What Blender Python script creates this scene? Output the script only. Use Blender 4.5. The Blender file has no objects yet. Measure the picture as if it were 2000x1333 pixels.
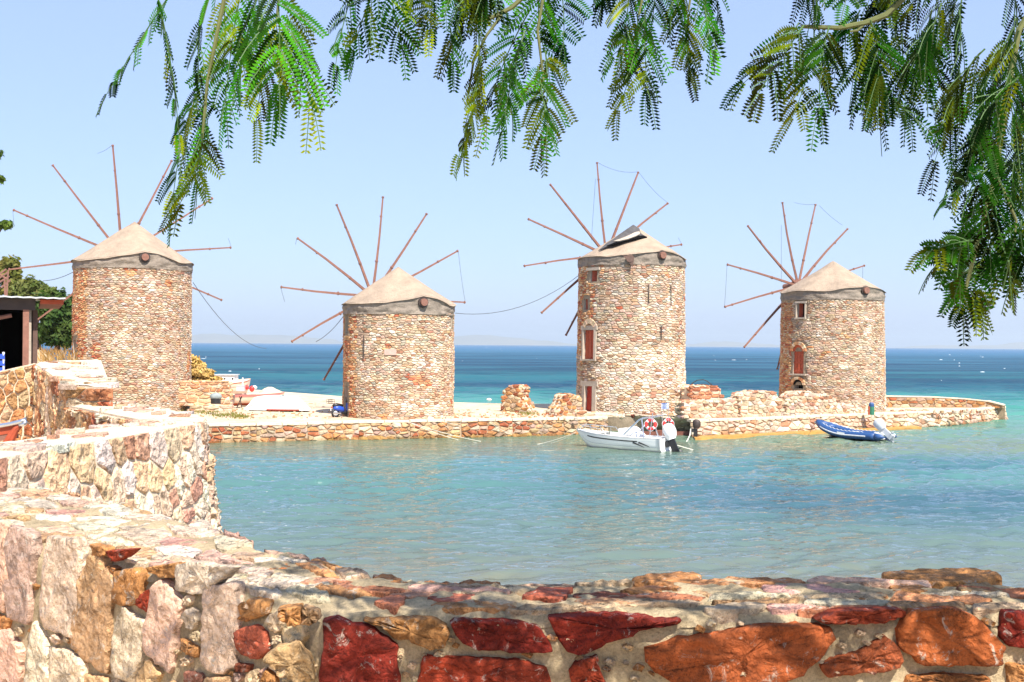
import bpy, math, random
import numpy as np
from mathutils import Vector, Matrix, noise

# ------------------------------------------------------------------ camera, sky, sun, exposure
SC = bpy.context.scene
COL = SC.collection
F = 2200.0; CX = 1000.0; CY = 666.5
CAM = Vector((0.0, 0.0, 5.9))
_p = math.atan(7.5 / F); _a = math.radians(0.43)
_f = Vector((0, math.cos(_p), math.sin(_p))); _u0 = Vector((0, -math.sin(_p), math.cos(_p))); _r0 = Vector((1, 0, 0))
_r = _r0 * math.cos(_a) + _u0 * math.sin(_a)
_u = _u0 * math.cos(_a) - _r0 * math.sin(_a)
cam_data = bpy.data.cameras.new('camera'); cam = bpy.data.objects.new('camera', cam_data); COL.objects.link(cam)
cam_data.sensor_width = 36.0; cam_data.lens = 36.0 * F / 2000.0; cam_data.clip_start = 0.05; cam_data.clip_end = 60000
M = Matrix(((_r.x, _u.x, -_f.x, CAM.x), (_r.y, _u.y, -_f.y, CAM.y), (_r.z, _u.z, -_f.z, CAM.z), (0, 0, 0, 1)))
cam.matrix_world = M
SC.camera = cam

SUN_AZ, SUN_EL = math.radians(153), math.radians(53)      # azimuth clockwise from +Y
SDIR = Vector((math.sin(SUN_AZ) * math.cos(SUN_EL), math.cos(SUN_AZ) * math.cos(SUN_EL), math.sin(SUN_EL)))
world = bpy.data.worlds.new('World'); SC.world = world; world.use_nodes = True
wn = world.node_tree; wn.nodes.clear()
sky = wn.nodes.new('ShaderNodeTexSky'); sky.sky_type = 'NISHITA'; sky.sun_disc = False
sky.sun_elevation = SUN_EL; sky.sun_rotation = SUN_AZ
sky.air_density = 1.0; sky.dust_density = 1.2; sky.ozone_density = 4.0; sky.altitude = 0
bg = wn.nodes.new('ShaderNodeBackground'); bg.inputs['Strength'].default_value = 0.084
wo = wn.nodes.new('ShaderNodeOutputWorld')
pale = wn.nodes.new('ShaderNodeMix'); pale.data_type = 'RGBA'; pale.inputs[0].default_value = 0.5          # even summer haze over the whole sky
pale.inputs[7].default_value = (3.7, 4.7, 7.6, 1); wn.links.new(sky.outputs['Color'], pale.inputs[6])
wn.links.new(pale.outputs[2], bg.inputs['Color']); wn.links.new(bg.outputs['Background'], wo.inputs['Surface'])
sun_data = bpy.data.lights.new('sun', 'SUN'); sun_data.energy = 4.6; sun_data.angle = math.radians(0.53); sun_data.color = (1.0, 0.95, 0.86)
sun = bpy.data.objects.new('sun', sun_data); COL.objects.link(sun)
sun.rotation_euler = SDIR.to_track_quat('Z', 'Y').to_euler(); sun.location = (20, -20, 40)
SC.view_settings.view_transform = 'Standard'; SC.view_settings.look = 'None'
SC.view_settings.exposure = 1.1; SC.view_settings.gamma = 1.0; SC.view_settings.use_curve_mapping = False
SC.render.engine = 'CYCLES'
SC.cycles.use_denoising = True
SC.cycles.max_bounces = 6; SC.cycles.transparent_max_bounces = 8

# ------------------------------------------------------------------ geometry helpers
def ray(px, py):
    return _f + _r * ((px - CX) / F) - _u * ((py - CY) / F)
def P(px, py, Y):
    d = ray(px, py); return CAM + d * ((Y - CAM.y) / d.y)
def G(px, py, z):
    d = ray(px, py); return CAM + d * ((z - CAM.z) / d.z)
def on_plane(px, py, p0, n):
    d = ray(px, py); return CAM + d * ((p0 - CAM).dot(n) / d.dot(n))
def V(*a): return Vector(a)
UP = Vector((0, 0, 1))

class MB:
    def __init__(s): s.v = []; s.f = []; s.t = []
    def add(s, v, f, tint=None):
        n = len(s.v); s.v.extend(v); s.f.extend([tuple(i + n for i in q) for q in f])
        if tint is not None: s.t.extend([tint] * len(v))
        return s
    def box(s, c, size, ax=None, tint=None):
        c = Vector(c); X, Y, Z = ax if ax else (V(1, 0, 0), V(0, 1, 0), V(0, 0, 1))
        a, b, d = size[0] / 2, size[1] / 2, size[2] / 2
        vs = [c + X * (i * a) + Y * (j * b) + Z * (k * d) for k in (-1, 1) for j in (-1, 1) for i in (-1, 1)]
        return s.add(vs, [(0, 2, 3, 1), (4, 5, 7, 6), (0, 1, 5, 4), (2, 6, 7, 3), (0, 4, 6, 2), (1, 3, 7, 5)], tint)
    def tube(s, pts, r, n=8, r2=None, caps=True, tint=None, rot=0.0):
        pts = [Vector(p) for p in pts]; m = len(pts); vs = []; fs = []
        rs = r if isinstance(r, (list, tuple)) else [r + ((r2 if r2 is not None else r) - r) * i / max(1, m - 1) for i in range(m)]
        ref = None
        for i, p in enumerate(pts):
            t = (pts[min(m - 1, i + 1)] - pts[max(0, i - 1)])
            if t.length < 1e-9: t = V(0, 0, 1)
            t.normalize()
            if ref is None:
                ref = UP if abs(t.z) < 0.95 else V(1, 0, 0)
            a = (ref - t * ref.dot(t))
            if a.length < 1e-6: a = t.orthogonal()
            a.normalize(); ref = a
            b = t.cross(a)
            for k in range(n):
                w = 2 * math.pi * k / n + rot
                vs.append(p + (a * math.cos(w) + b * math.sin(w)) * rs[i])
        for i in range(m - 1):
            for k in range(n):
                k2 = (k + 1) % n
                fs.append((i * n + k, i * n + k2, (i + 1) * n + k2, (i + 1) * n + k))
        if caps:
            fs.append(tuple(reversed(range(n)))); fs.append(tuple((m - 1) * n + k for k in range(n)))
        return s.add(vs, fs, tint)
    def prism(s, poly, off, tint=None):
        n = len(poly); poly = [Vector(p) for p in poly]; off = Vector(off)
        vs = poly + [p + off for p in poly]
        fs = [tuple(range(n)), tuple(reversed(range(n, 2 * n)))] + [(i, i + n, (i + 1) % n + n, (i + 1) % n) for i in range(n)]
        return s.add(vs, fs, tint)
    def ball(s, c, r, n=10, m=6, sx=1, sy=1, sz=1, tint=None):
        c = Vector(c); vs = []; fs = []
        for j in range(m + 1):
            th = math.pi * j / m
            for i in range(n):
                ph = 2 * math.pi * i / n
                vs.append(c + V(r * sx * math.sin(th) * math.cos(ph), r * sy * math.sin(th) * math.sin(ph), r * sz * math.cos(th)))
        for j in range(m):
            for i in range(n):
                i2 = (i + 1) % n
                fs.append((j * n + i, (j + 1) * n + i, (j + 1) * n + i2, j * n + i2))
        return s.add(vs, fs, tint)
    def build(s, name, mat, parent=None, smooth=False, local=False):
        return make(name, s.v, s.f, mat, parent, smooth, s.t if s.t else None, local)

ORG = {}
def make(name, verts, faces, mat, parent=None, smooth=False, tint=None, local=False):
    me = bpy.data.meshes.new(name)
    me.from_pydata([tuple(v) for v in verts], [], faces)
    if tint is not None:
        at = me.attributes.new('tint', 'FLOAT_COLOR', 'POINT')
        if isinstance(tint, tuple): arr = np.tile(np.array([tint[0], tint[1], tint[2], 1.0], dtype=np.float32), len(verts))
        else: arr = np.array([[t[0], t[1], t[2], 1.0] for t in tint], dtype=np.float32).ravel()
        at.data.foreach_set('color', arr)
    me.materials.append(mat)
    if smooth: me.polygons.foreach_set('use_smooth', np.ones(len(me.polygons), dtype=bool))
    o = bpy.data.objects.new(name, me); COL.objects.link(o)
    if parent is not None:
        o.parent = parent
        if not local and parent in ORG: o.matrix_parent_inverse = Matrix.Translation(-ORG[parent])
    return o
def thing(name, label, cat, loc, group=None, rot=None):
    o = bpy.data.objects.new(name, None); COL.objects.link(o); o.empty_display_size = 0.2
    o.location = loc; ORG[o] = Vector(loc)
    if rot is not None: o.rotation_euler = rot
    tag(o, label, cat, group); return o
def tag(o, label, cat, group=None):
    o['label'] = label; o['category'] = cat; o['kind'] = 'thing'
    if group: o['group'] = group
    return o
def structure(o): o['kind'] = 'structure'; return o
def stuff(o): o['kind'] = 'stuff'; return o
def copy_tree(o, parent=None):
    c = o.copy(); COL.objects.link(c)
    if parent is not None: c.parent = parent
    for ch in [x for x in bpy.data.objects if x.parent == o]: copy_tree(ch, c)
    return c

# ------------------------------------------------------------------ materials
def nmat(name):
    m = bpy.data.materials.new(name); m.use_nodes = True; nt = m.node_tree
    b = nt.nodes['Principled BSDF']; return m, nt, b
def N(nt, t, **kw):
    n = nt.nodes.new(t)
    for k, v in kw.items(): setattr(n, k, v)
    return n
def noise_tex(nt, scale, detail=5, rough=0.6, vec=None, dist=0.0):
    n = N(nt, 'ShaderNodeTexNoise'); n.inputs['Scale'].default_value = scale; n.inputs['Detail'].default_value = detail
    n.inputs['Roughness'].default_value = rough; n.inputs['Distortion'].default_value = dist
    if vec is not None: nt.links.new(vec, n.inputs['Vector'])
    return n
def ramp(nt, fac, stops):
    r = N(nt, 'ShaderNodeValToRGB'); e = r.color_ramp.elements
    while len(e) < len(stops): e.new(0.5)
    for i, (p, c) in enumerate(stops):
        e[i].position = p; e[i].color = (c[0], c[1], c[2], 1) if isinstance(c, (tuple, list)) else (c, c, c, 1)
    nt.links.new(fac, r.inputs['Fac']); return r
def mix(nt, a, b, fac, blend='MIX'):
    m = N(nt, 'ShaderNodeMix', data_type='RGBA', blend_type=blend)
    for s, v in ((m.inputs[0], fac), (m.inputs[6], a), (m.inputs[7], b)):
        if hasattr(v, 'is_linked'): nt.links.new(v, s)
        elif isinstance(v, tuple): s.default_value = (v[0], v[1], v[2], 1)
        else: s.default_value = v
    return m.outputs[2]
def bump(nt, b, h, strength, dist):
    n = N(nt, 'ShaderNodeBump'); n.inputs['Strength'].default_value = strength; n.inputs['Distance'].default_value = dist
    nt.links.new(h, n.inputs['Height']); nt.links.new(n.outputs['Normal'], b.inputs['Normal']); return n
def coords(nt, scale=(1, 1, 1), kind='Object'):
    t = N(nt, 'ShaderNodeTexCoord'); mp = N(nt, 'ShaderNodeMapping'); mp.inputs['Scale'].default_value = scale
    nt.links.new(t.outputs[kind], mp.inputs['Vector']); return mp.outputs['Vector']
def plain(name, color, rough=0.6, metal=0.0, var=0.15, scale=6.0, bmp=0.0, bdist=0.02, spec=0.5):
    m, nt, b = nmat(name); v = coords(nt)
    n = noise_tex(nt, scale, 5, 0.65, v)
    r = ramp(nt, n.outputs['Fac'], [(0.25, 1 - var), (0.75, 1 + var)])
    nt.links.new(mix(nt, color, r.outputs['Color'], 1.0, 'MULTIPLY'), b.inputs['Base Color'])
    b.inputs['Roughness'].default_value = rough; b.inputs['Metallic'].default_value = metal
    b.inputs['Specular IOR Level'].default_value = spec
    if bmp: bump(nt, b, noise_tex(nt, scale * 4, 6, 0.7, v).outputs['Fac'], bmp, bdist)
    return m
def tinted(name, s1, s2, bs, bdist, lo=0.6, hi=1.3, lichen=0.0, rough=0.88, streak=None, spk=0.0):
    """stone: the piece's own colour from 'tint', broken up by veins, grain and lichen"""
    m, nt, b = nmat(name); v = coords(nt, streak or (1, 1, 1))
    at = N(nt, 'ShaderNodeAttribute', attribute_name='tint')
    n1 = noise_tex(nt, s1, 6, 0.65, v, 0.6)
    r1 = ramp(nt, n1.outputs['Fac'], [(0.28, lo), (0.5, 1.0), (0.72, hi)])
    c = mix(nt, at.outputs['Color'], r1.outputs['Color'], 1.0, 'MULTIPLY')
    n2 = noise_tex(nt, s2, 5, 0.7, v)
    r2 = ramp(nt, n2.outputs['Fac'], [(0.3, 0.72), (0.6, 1.12)])
    c = mix(nt, c, r2.outputs['Color'], 0.7, 'MULTIPLY')
    if lichen:
        n3 = noise_tex(nt, s1 * 1.7, 8, 0.75, coords(nt, (1.3, 0.9, 1.1)), 1.0)
        r3 = ramp(nt, n3.outputs['Fac'], [(0.575, 0.0), (0.63, lichen)])
        c = mix(nt, c, (0.62, 0.56, 0.46), r3.outputs['Color'])
    if spk:                                                     # dark pits and crystals
        n4 = noise_tex(nt, s2 * 2.2, 3, 0.85, v); n5 = noise_tex(nt, s1 * .8, 3, 0.6, v)
        r4 = ramp(nt, n4.outputs['Fac'], [(0.36, 0.25), (0.46, 1.0), (0.62, 1.0), (0.70, 1.5)]); r5 = ramp(nt, n5.outputs['Fac'], [(.4, 0.15), (.62, spk)])
        c = mix(nt, c, mix(nt, c, r4.outputs['Color'], 1.0, 'MULTIPLY'), r5.outputs['Color'])
        n6 = noise_tex(nt, s1 * .75, 7, .72, coords(nt, (1, 1, 1.6)), 1.4); r6 = ramp(nt, n6.outputs['Fac'], [(.34, .40), (.45, .88), (.55, 1.0), (.70, 1.25)])      # dark blotches: dappled shade and staining put into the colour
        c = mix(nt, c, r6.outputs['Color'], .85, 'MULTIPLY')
        ve = N(nt, 'ShaderNodeTexVoronoi', feature='DISTANCE_TO_EDGE'); ve.inputs['Scale'].default_value = s1 * .9; we = N(nt, 'ShaderNodeVectorMath', operation='MULTIPLY_ADD'); nw2 = noise_tex(nt, s1 * 2, 4, .65, v)
        nt.links.new(nw2.outputs['Color'], we.inputs[0]); we.inputs[1].default_value = (.2, .2, .2); nt.links.new(v, we.inputs[2]); nt.links.new(we.outputs[0], ve.inputs['Vector'])
        r7 = ramp(nt, ve.outputs['Distance'], [(0.0, .35), (.018, 1.0)]); c = mix(nt, c, r7.outputs['Color'], .6, 'MULTIPLY')      # cracks
    nt.links.new(c, b.inputs['Base Color']); b.inputs['Roughness'].default_value = rough
    b.inputs['Specular IOR Level'].default_value = 0.25
    nb = noise_tex(nt, s2 * 0.8, 8, 0.72, v, 0.4); nc = noise_tex(nt, s2 * 0.22, 5, 0.6, v, 1.2)
    if spk:                                                     # fracture planes
        vo = N(nt, 'ShaderNodeTexVoronoi'); vo.inputs['Scale'].default_value = s1 * 1.9; wv = N(nt, 'ShaderNodeVectorMath', operation='MULTIPLY_ADD'); nw = noise_tex(nt, s1, 3, .6, v)
        nt.links.new(nw.outputs['Color'], wv.inputs[0]); wv.inputs[1].default_value = (.22, .22, .22); nt.links.new(v, wv.inputs[2]); nt.links.new(wv.outputs[0], vo.inputs['Vector'])
        a2 = N(nt, 'ShaderNodeMath', operation='MULTIPLY_ADD'); nt.links.new(vo.outputs['Distance'], a2.inputs[0]); a2.inputs[1].default_value = 1.1; nt.links.new(nc.outputs['Fac'], a2.inputs[2]); src = a2.outputs[0]
    else: src = nc.outputs['Fac']
    ad = N(nt, 'ShaderNodeMath', operation='MULTIPLY_ADD'); nt.links.new(src, ad.inputs[0]); ad.inputs[1].default_value = 2.2; nt.links.new(nb.outputs['Fac'], ad.inputs[2])
    bump(nt, b, ad.outputs[0], bs, bdist)
    return m
def mortar(name, color, s1, s2, bs, bdist, dark=0.65):
    m, nt, b = nmat(name); v = coords(nt)
    n1 = noise_tex(nt, s1, 7, 0.7, v); r1 = ramp(nt, n1.outputs['Fac'], [(0.3, dark), (0.68, 1.15)])
    c = mix(nt, color, r1.outputs['Color'], 1.0, 'MULTIPLY')
    n2 = noise_tex(nt, s2, 4, 0.8, v); r2 = ramp(nt, n2.outputs['Fac'], [(0.32, 0.6), (0.55, 1.05), (0.75, 1.25)])
    c = mix(nt, c, r2.outputs['Color'], 0.8, 'MULTIPLY')
    nt.links.new(c, b.inputs['Base Color']); b.inputs['Roughness'].default_value = 0.95; b.inputs['Specular IOR Level'].default_value = 0.15
    bump(nt, b, n2.outputs['Fac'], bs, bdist); return m

M_STONE = tinted('mill_stone', 3.0, 14.0, 0.8, 0.04, 0.72, 1.2)
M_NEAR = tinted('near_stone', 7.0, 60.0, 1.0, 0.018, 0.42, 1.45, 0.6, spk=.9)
M_MID = tinted('parapet_stone', 5.0, 30.0, 1.0, 0.022, 0.6, 1.3, 0.4, spk=.8)
M_QSTONE = tinted('quay_stone', 2.2, 12.0, 0.9, 0.05, 0.5, 1.3, 0.25)
def tide_band(m, top):
    """brown weed and damp left by the water on the lowest stones"""
    nt = m.node_tree; b = nt.nodes['Principled BSDF']; src = b.inputs['Base Color'].links[0].from_socket
    g = N(nt, 'ShaderNodeNewGeometry'); sx = N(nt, 'ShaderNodeSeparateXYZ'); nt.links.new(g.outputs['Position'], sx.inputs[0]); n = noise_tex(nt, 1.3, 5, .7, coords(nt))
    h = N(nt, 'ShaderNodeMath', operation='MULTIPLY_ADD'); nt.links.new(n.outputs['Fac'], h.inputs[0]); h.inputs[1].default_value = .9; nt.links.new(sx.outputs['Z'], h.inputs[2])
    r = N(nt, 'ShaderNodeMapRange'); nt.links.new(h.outputs[0], r.inputs[0]); r.inputs[1].default_value = top + .62; r.inputs[2].default_value = top + .30; r.inputs[3].default_value = 0; r.inputs[4].default_value = .85
    nt.links.new(mix(nt, src, (.16, .085, .022), r.outputs[0]), b.inputs['Base Color'])
tide_band(M_QSTONE, .05)
M_MORT = mortar('mill_mortar', (0.32, 0.25, 0.175), 2.0, 18.0, 0.8, 0.04)
M_NMORT = mortar('near_mortar', (0.66, 0.51, 0.31), 6.0, 90.0, 1.0, 0.02, 0.5)
M_MMORT = mortar('parapet_mortar', (0.72, 0.59, 0.43), 4.0, 60.0, 0.8, 0.02, 0.75)
M_QMORT = mortar('quay_mortar', (0.40, 0.30, 0.20), 2.0, 14.0, 0.8, 0.04)
tide_band(M_QMORT, .05)
M_CANVAS = plain('tan_canvas', (0.34, 0.258, 0.188), 0.85, 0, 0.24, 1.1, 1.0, 0.10, 0.2)
M_TARP = plain('grey_tarp', (0.24, 0.195, 0.155), 0.7, 0, 0.35, 2.2, 0.8, 0.08, .2)
M_SPAR = plain('weathered_wood', (0.21, 0.095, 0.065), 0.8, 0, 0.3, 5.0, 0.4, 0.02)
M_SPARD = plain('dark_wood', (0.10, 0.055, 0.04), 0.8, 0, 0.3, 5.0, 0.4, 0.02)
M_RED = plain('red_paint', (0.42, 0.028, 0.012), 0.55, 0, 0.2, 4.0, 0.2, 0.01)
M_BROWNRED = plain('red_brown_wood', (0.36, 0.06, 0.02), 0.65, 0, 0.3, 6.0, 0.3, 0.01)
M_FRAME = plain('grey_stone_trim', (0.40, 0.33, 0.26), 0.85, 0, 0.2, 5.0, 0.5, 0.03)
M_DARK = plain('interior_shade', (0.008, 0.007, 0.007), 1.0, spec=0.0)  # near-black colour stands in for the shade inside openings and the hut
M_IRON = plain('dark_iron', (0.05, 0.035, 0.03), 0.6, 0.3, 0.3)
M_WHITE = plain('white_gelcoat', (0.78, 0.78, 0.76), 0.35, 0, 0.05, 2.0)
M_CREAMP = plain('cream_paint', (0.72, 0.52, 0.40), 0.55, 0, 0.12, 3.0)
M_CHROME = plain('steel_tube', (0.62, 0.64, 0.66), 0.25, 0.9, 0.08)
M_BLACK = plain('black_plastic', (0.015, 0.015, 0.017), 0.45, 0, 0.2)
M_BLUE = plain('blue_paint', (0.02, 0.07, 0.42), 0.35, 0, 0.1)
M_DBLUE = plain('blue_rubber', (0.018, 0.065, 0.19), 0.5, 0, 0.12, 3.0)
M_GREY = plain('light_grey', (0.52, 0.54, 0.56), 0.45, 0, 0.1)
M_ROPE = plain('pale_rope', (0.70, 0.66, 0.56), 0.9, 0, 0.1)
M_WIRE = plain('dark_cable', (0.07, 0.08, 0.09), 0.7)
M_BUOY = plain('buoy_red', (0.75, 0.035, 0.03), 0.45, 0, 0.06)
M_GREEN = plain('green_paint', (0.025, 0.14, 0.08), 0.5)
M_FLAP = plain('torn_grey_cloth', (0.085, 0.08, 0.08), 0.8, 0, .4, 3.0, .8, .06, .1)
M_PLAQUE = plain('plaque_marble', (0.48, 0.32, 0.26), 0.7)
HAZE = 0.00008; CANOPY_N = 620
# ------------------------------------------------------------------ rubble stonework
def clip_half(poly, p, n):
    """keep the part of a 2D polygon where (q - p) . n <= 0"""
    out = []; m = len(poly)
    for i in range(m):
        a = poly[i]; b = poly[(i + 1) % m]
        da = (a[0] - p[0]) * n[0] + (a[1] - p[1]) * n[1]; db = (b[0] - p[0]) * n[0] + (b[1] - p[1]) * n[1]
        if da <= 0: out.append(a)
        if (da < 0 < db) or (db < 0 < da):
            t = da / (da - db); out.append((a[0] + (b[0] - a[0]) * t, a[1] + (b[1] - a[1]) * t))
    return out
def rubble_cells(W, H, wr, hr, joint, rng, k=16):
    pts = []; v = 0.0
    while v < H:
        h = rng.uniform(*hr); u = -rng.uniform(0, wr[1])
        while u < W + wr[1]:
            w = rng.uniform(*wr) * rng.choice((.6, .9, 1, 1.25)) * (0.75 + 0.5 * h / hr[1]); pts.append((u + w / 2, v + h / 2 + rng.uniform(-.42, .42) * h)); u += w
        v += h
    st = (wr[0] + wr[1]) / (hr[0] + hr[1])
    A = np.array(pts); S = A / np.array([st, 1.0]); n = len(A); cells = []
    order = np.argsort(S[:, 1])
    for i in range(n):
        if A[i, 0] < -.2 * wr[1] or A[i, 0] > W + .2 * wr[1]: continue
        d = ((S - S[i]) ** 2).sum(1); nb = np.argpartition(d, min(k, n - 1))[:k + 1] if n > k + 1 else np.arange(n)
        poly = [(0, 0), (W, 0), (W, H), (0, H)]
        for j in nb[np.argsort(d[nb])]:
            if j == i: continue
            mx, my = (A[i] + A[j]) / 2; nx = (A[j, 0] - A[i, 0]) / st ** 2; ny = A[j, 1] - A[i, 1]
            L = math.hypot(nx, ny); nx /= L; ny /= L
            poly = clip_half(poly, (mx - nx * joint / 2, my - ny * joint / 2), (nx, ny))
            if len(poly) < 3: break
        if len(poly) >= 3:
            # drop near-duplicate corners
            q = [p for t, p in enumerate(poly) if math.hypot(p[0] - poly[t - 1][0], p[1] - poly[t - 1][1]) > 0.12 * hr[0]]
            if len(q) >= 3: cells.append(q)
    return cells
def area2(p):
    return 0.5 * sum(p[i - 1][0] * p[i][1] - p[i][0] * p[i - 1][1] for i in range(len(p)))
def centroid2(p):
    return (sum(a[0] for a in p) / len(p), sum(a[1] for a in p) / len(p))
def chaikin(p, k=0.25):
    out = []
    for i in range(len(p)):
        a = p[i]; b = p[(i + 1) % len(p)]
        out.append((a[0] + (b[0] - a[0]) * k, a[1] + (b[1] - a[1]) * k)); out.append((a[0] + (b[0] - a[0]) * (1 - k), a[1] + (b[1] - a[1]) * (1 - k)))
    return out
def stone_mesh(poly, mp, prot, rng, back=-0.05):
    """low-poly rubble stone on a wall mapping mp(u, v, d)"""
    n = len(poly); c = centroid2(poly); vs = []; fs = []
    tilt = (rng.uniform(-.35, .35), rng.uniform(-.35, .35)); sz = max(1e-6, math.sqrt(abs(area2(poly))))
    for (s, d) in ((1.0, back), (1.0, prot * .35), (0.74, prot)):
        for (u, v) in poly:
            x = c[0] + (u - c[0]) * s; y = c[1] + (v - c[1]) * s
            dd = d if s == 1.0 else d * (1 + tilt[0] * (u - c[0]) / sz + tilt[1] * (v - c[1]) / sz + rng.uniform(-.3, .3))
            vs.append(mp(x, y, dd))
    vs.append(mp(c[0], c[1], prot * rng.uniform(.9, 1.25)))
    for r in range(2):
        for i in range(n):
            j = (i + 1) % n; fs.append((r * n + i, r * n + j, (r + 1) * n + j, (r + 1) * n + i))
    for i in range(n): fs.append((2 * n + i, 2 * n + (i + 1) % n, 3 * n))
    return vs, fs
def resample(poly, step):
    out = []
    for i in range(len(poly)):
        a = poly[i]; b = poly[(i + 1) % len(poly)]; L = math.hypot(b[0] - a[0], b[1] - a[1]); m = max(1, int(round(L / step)))
        for t in range(m): out.append((a[0] + (b[0] - a[0]) * t / m, a[1] + (b[1] - a[1]) * t / m))
    return out
def rock_mesh(poly, mp, prot, rng, npts=26, rough=0.05, back=-0.03, flat=0.0):
    """close-up stone: rounded outline, broken edges, uneven face"""
    per = sum(math.hypot(poly[i][0] - poly[i - 1][0], poly[i][1] - poly[i - 1][1]) for i in range(len(poly)))
    q = resample(chaikin(poly, 0.07), per / npts); n = len(q); c = centroid2(q); sz = math.sqrt(abs(area2(q)))
    off = V(rng.uniform(0, 90), rng.uniform(0, 90), rng.uniform(0, 90)); fq = 3.2 / sz
    def nz(x, y, f=1.0): return noise.noise(off + V(x * fq * f, y * fq * f, 0))
    q = [(u + rough * sz * (nz(u, v, 2.0) + .7 * nz(u, v, 6.0)), v + rough * sz * (nz(u + 9, v, 2.0) + .7 * nz(u + 9, v, 6.0))) for u, v in q]
    tu, tv = rng.uniform(-.3, .3), rng.uniform(-.3, .3)
    rings = ((1.0, back), (1.0, .35 * prot), (0.985, .78 * prot), (0.945, prot), (0.72, prot), (0.38, prot)); vs = []; fs = []
    for s, d in rings:
        for (u, v) in q:
            x = c[0] + (u - c[0]) * s; y = c[1] + (v - c[1]) * s
            dd = d
            if d > 0: dd = d * (1 + tu * (x - c[0]) / sz + tv * (y - c[1]) / sz + (0.9 - flat) * nz(x, y, 1.0) + (.55 - .5 * flat) * nz(x, y, 3.0) + .3 * nz(x, y, 7.0) + (.5 - .5 * flat) * math.floor(3 * nz(x, y, 1.6)) / 3)
            vs.append(mp(x, y, dd))
    vs.append(mp(c[0], c[1], prot * (1 + .4 * nz(c[0], c[1]))))
    R = len(rings)
    for r in range(R - 1):
        for i in range(n):
            j = (i + 1) % n; fs.append((r * n + i, r * n + j, (r + 1) * n + j, (r + 1) * n + i))
    for i in range(n): fs.append(((R - 1) * n + i, (R - 1) * n + (i + 1) % n, R * n))
    return vs, fs
def jit(c, rng, a=0.14):
    k = 1 + rng.uniform(-a, a) * 1.4
    return tuple(max(0.01, min(.85, x * k * (1 + rng.uniform(-a, a) * .4))) for x in c)
def pick(pal, rng):
    r = rng.random() * sum(w for _, w in pal)
    for c, w in pal:
        r -= w
        if r <= 0: return jit(c, rng)
    return jit(pal[-1][0], rng)
PAL_MILL = [((.56, .42, .29), 5), ((.54, .37, .27), 3.4), ((.47, .29, .18), 2.2), ((.38, .19, .12), .8), ((.43, .36, .29), 2), ((.62, .52, .41), 1.4)]
def shade(pal, k): return [(tuple(a * b for a, b in zip(c, k)), w) for c, w in pal]
PAL_PALE = [((.62, .49, .36), 5), ((.57, .41, .31), 2.5), ((.50, .31, .18), 1.2), ((.40, .20, .12), .6), ((.68, .60, .49), 2.4)]
PAL_QUAY = [((.42, .27, .145), 4), ((.40, .18, .07), 3), ((.30, .09, .04), 1.6), ((.48, .37, .25), 2.4), ((.38, .26, .19), 2)]
PAL_QPALE = [((.53, .40, .27), 4), ((.50, .34, .25), 3), ((.42, .22, .12), 1.4), ((.57, .48, .37), 2), ((.35, .16, .09), .6)]
PAL_WARM = [((.58, .33, .16), 4), ((.52, .22, .10), 3), ((.42, .12, .06), 1.5), ((.62, .46, .30), 2)]
PAL_PINK = [((.66, .45, .36), 3), ((.72, .58, .47), 3), ((.60, .34, .19), 3), ((.48, .20, .13), 1.2), ((.74, .66, .58), 2)]

def lay_stones(parent, cells, mp, prot, mat, pal, rng, limit=300, score=None, name='stone', skip=None, hi=0, palf=None, smooth=False, rest='rubble_facing'):
    """largest-showing stones as parts, the rest joined in one facing"""
    good = [c for c in cells if not (skip and skip(c))]
    sc = score or (lambda c: abs(area2(c)))
    good.sort(key=lambda c: -sc(c)); rb = MB(); made = 0
    for i, c in enumerate(good):
        if area2(c) < 0: c = c[::-1]
        pr = prot * rng.uniform(.65, 1.35)
        vs, fs = rock_mesh(c, mp, pr, rng, hi, .04) if hi else stone_mesh(c, mp, pr, rng)
        cc = centroid2(c); col = pick(palf(cc) if palf else pal, rng)
        if i < limit: make(name, vs, fs, mat, parent, smooth, col); made += 1
        else: rb.add(vs, fs, col)
    if rb.v: stuff(rb.build(rest, mat, parent, smooth))
    return made
def patch_map(P00, P10, P11, P01):
    """bilinear wall patch; returns mapping (u, v in metres, d outwards), W, H"""
    W = ((P10 - P00).length + (P11 - P01).length) / 2; H = ((P01 - P00).length + (P11 - P10).length) / 2
    n = (P10 - P00).cross(P01 - P00).normalized()
    def mp(u, v, d):
        a, b = u / W, v / H
        return (P00 * (1 - a) + P10 * a) * (1 - b) + (P01 * (1 - a) + P11 * a) * b + n * d
    return mp, W, H
def patch_stones(parent, quad, wr, hr, joint, prot, mat, pal, rng, **kw):
    mp, W, H = patch_map(*quad); cells = rubble_cells(W, H, wr, hr, joint, rng)
    return lay_stones(parent, cells, mp, prot, mat, pal, rng, **kw)
def in_poly(p, poly):
    x, y = p; r = False; j = len(poly) - 1
    for i in range(len(poly)):
        if (poly[i][1] > y) != (poly[j][1] > y) and x < (poly[j][0] - poly[i][0]) * (y - poly[i][1]) / (poly[j][1] - poly[i][1]) + poly[i][0]: r = not r
        j = i
    return r

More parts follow.
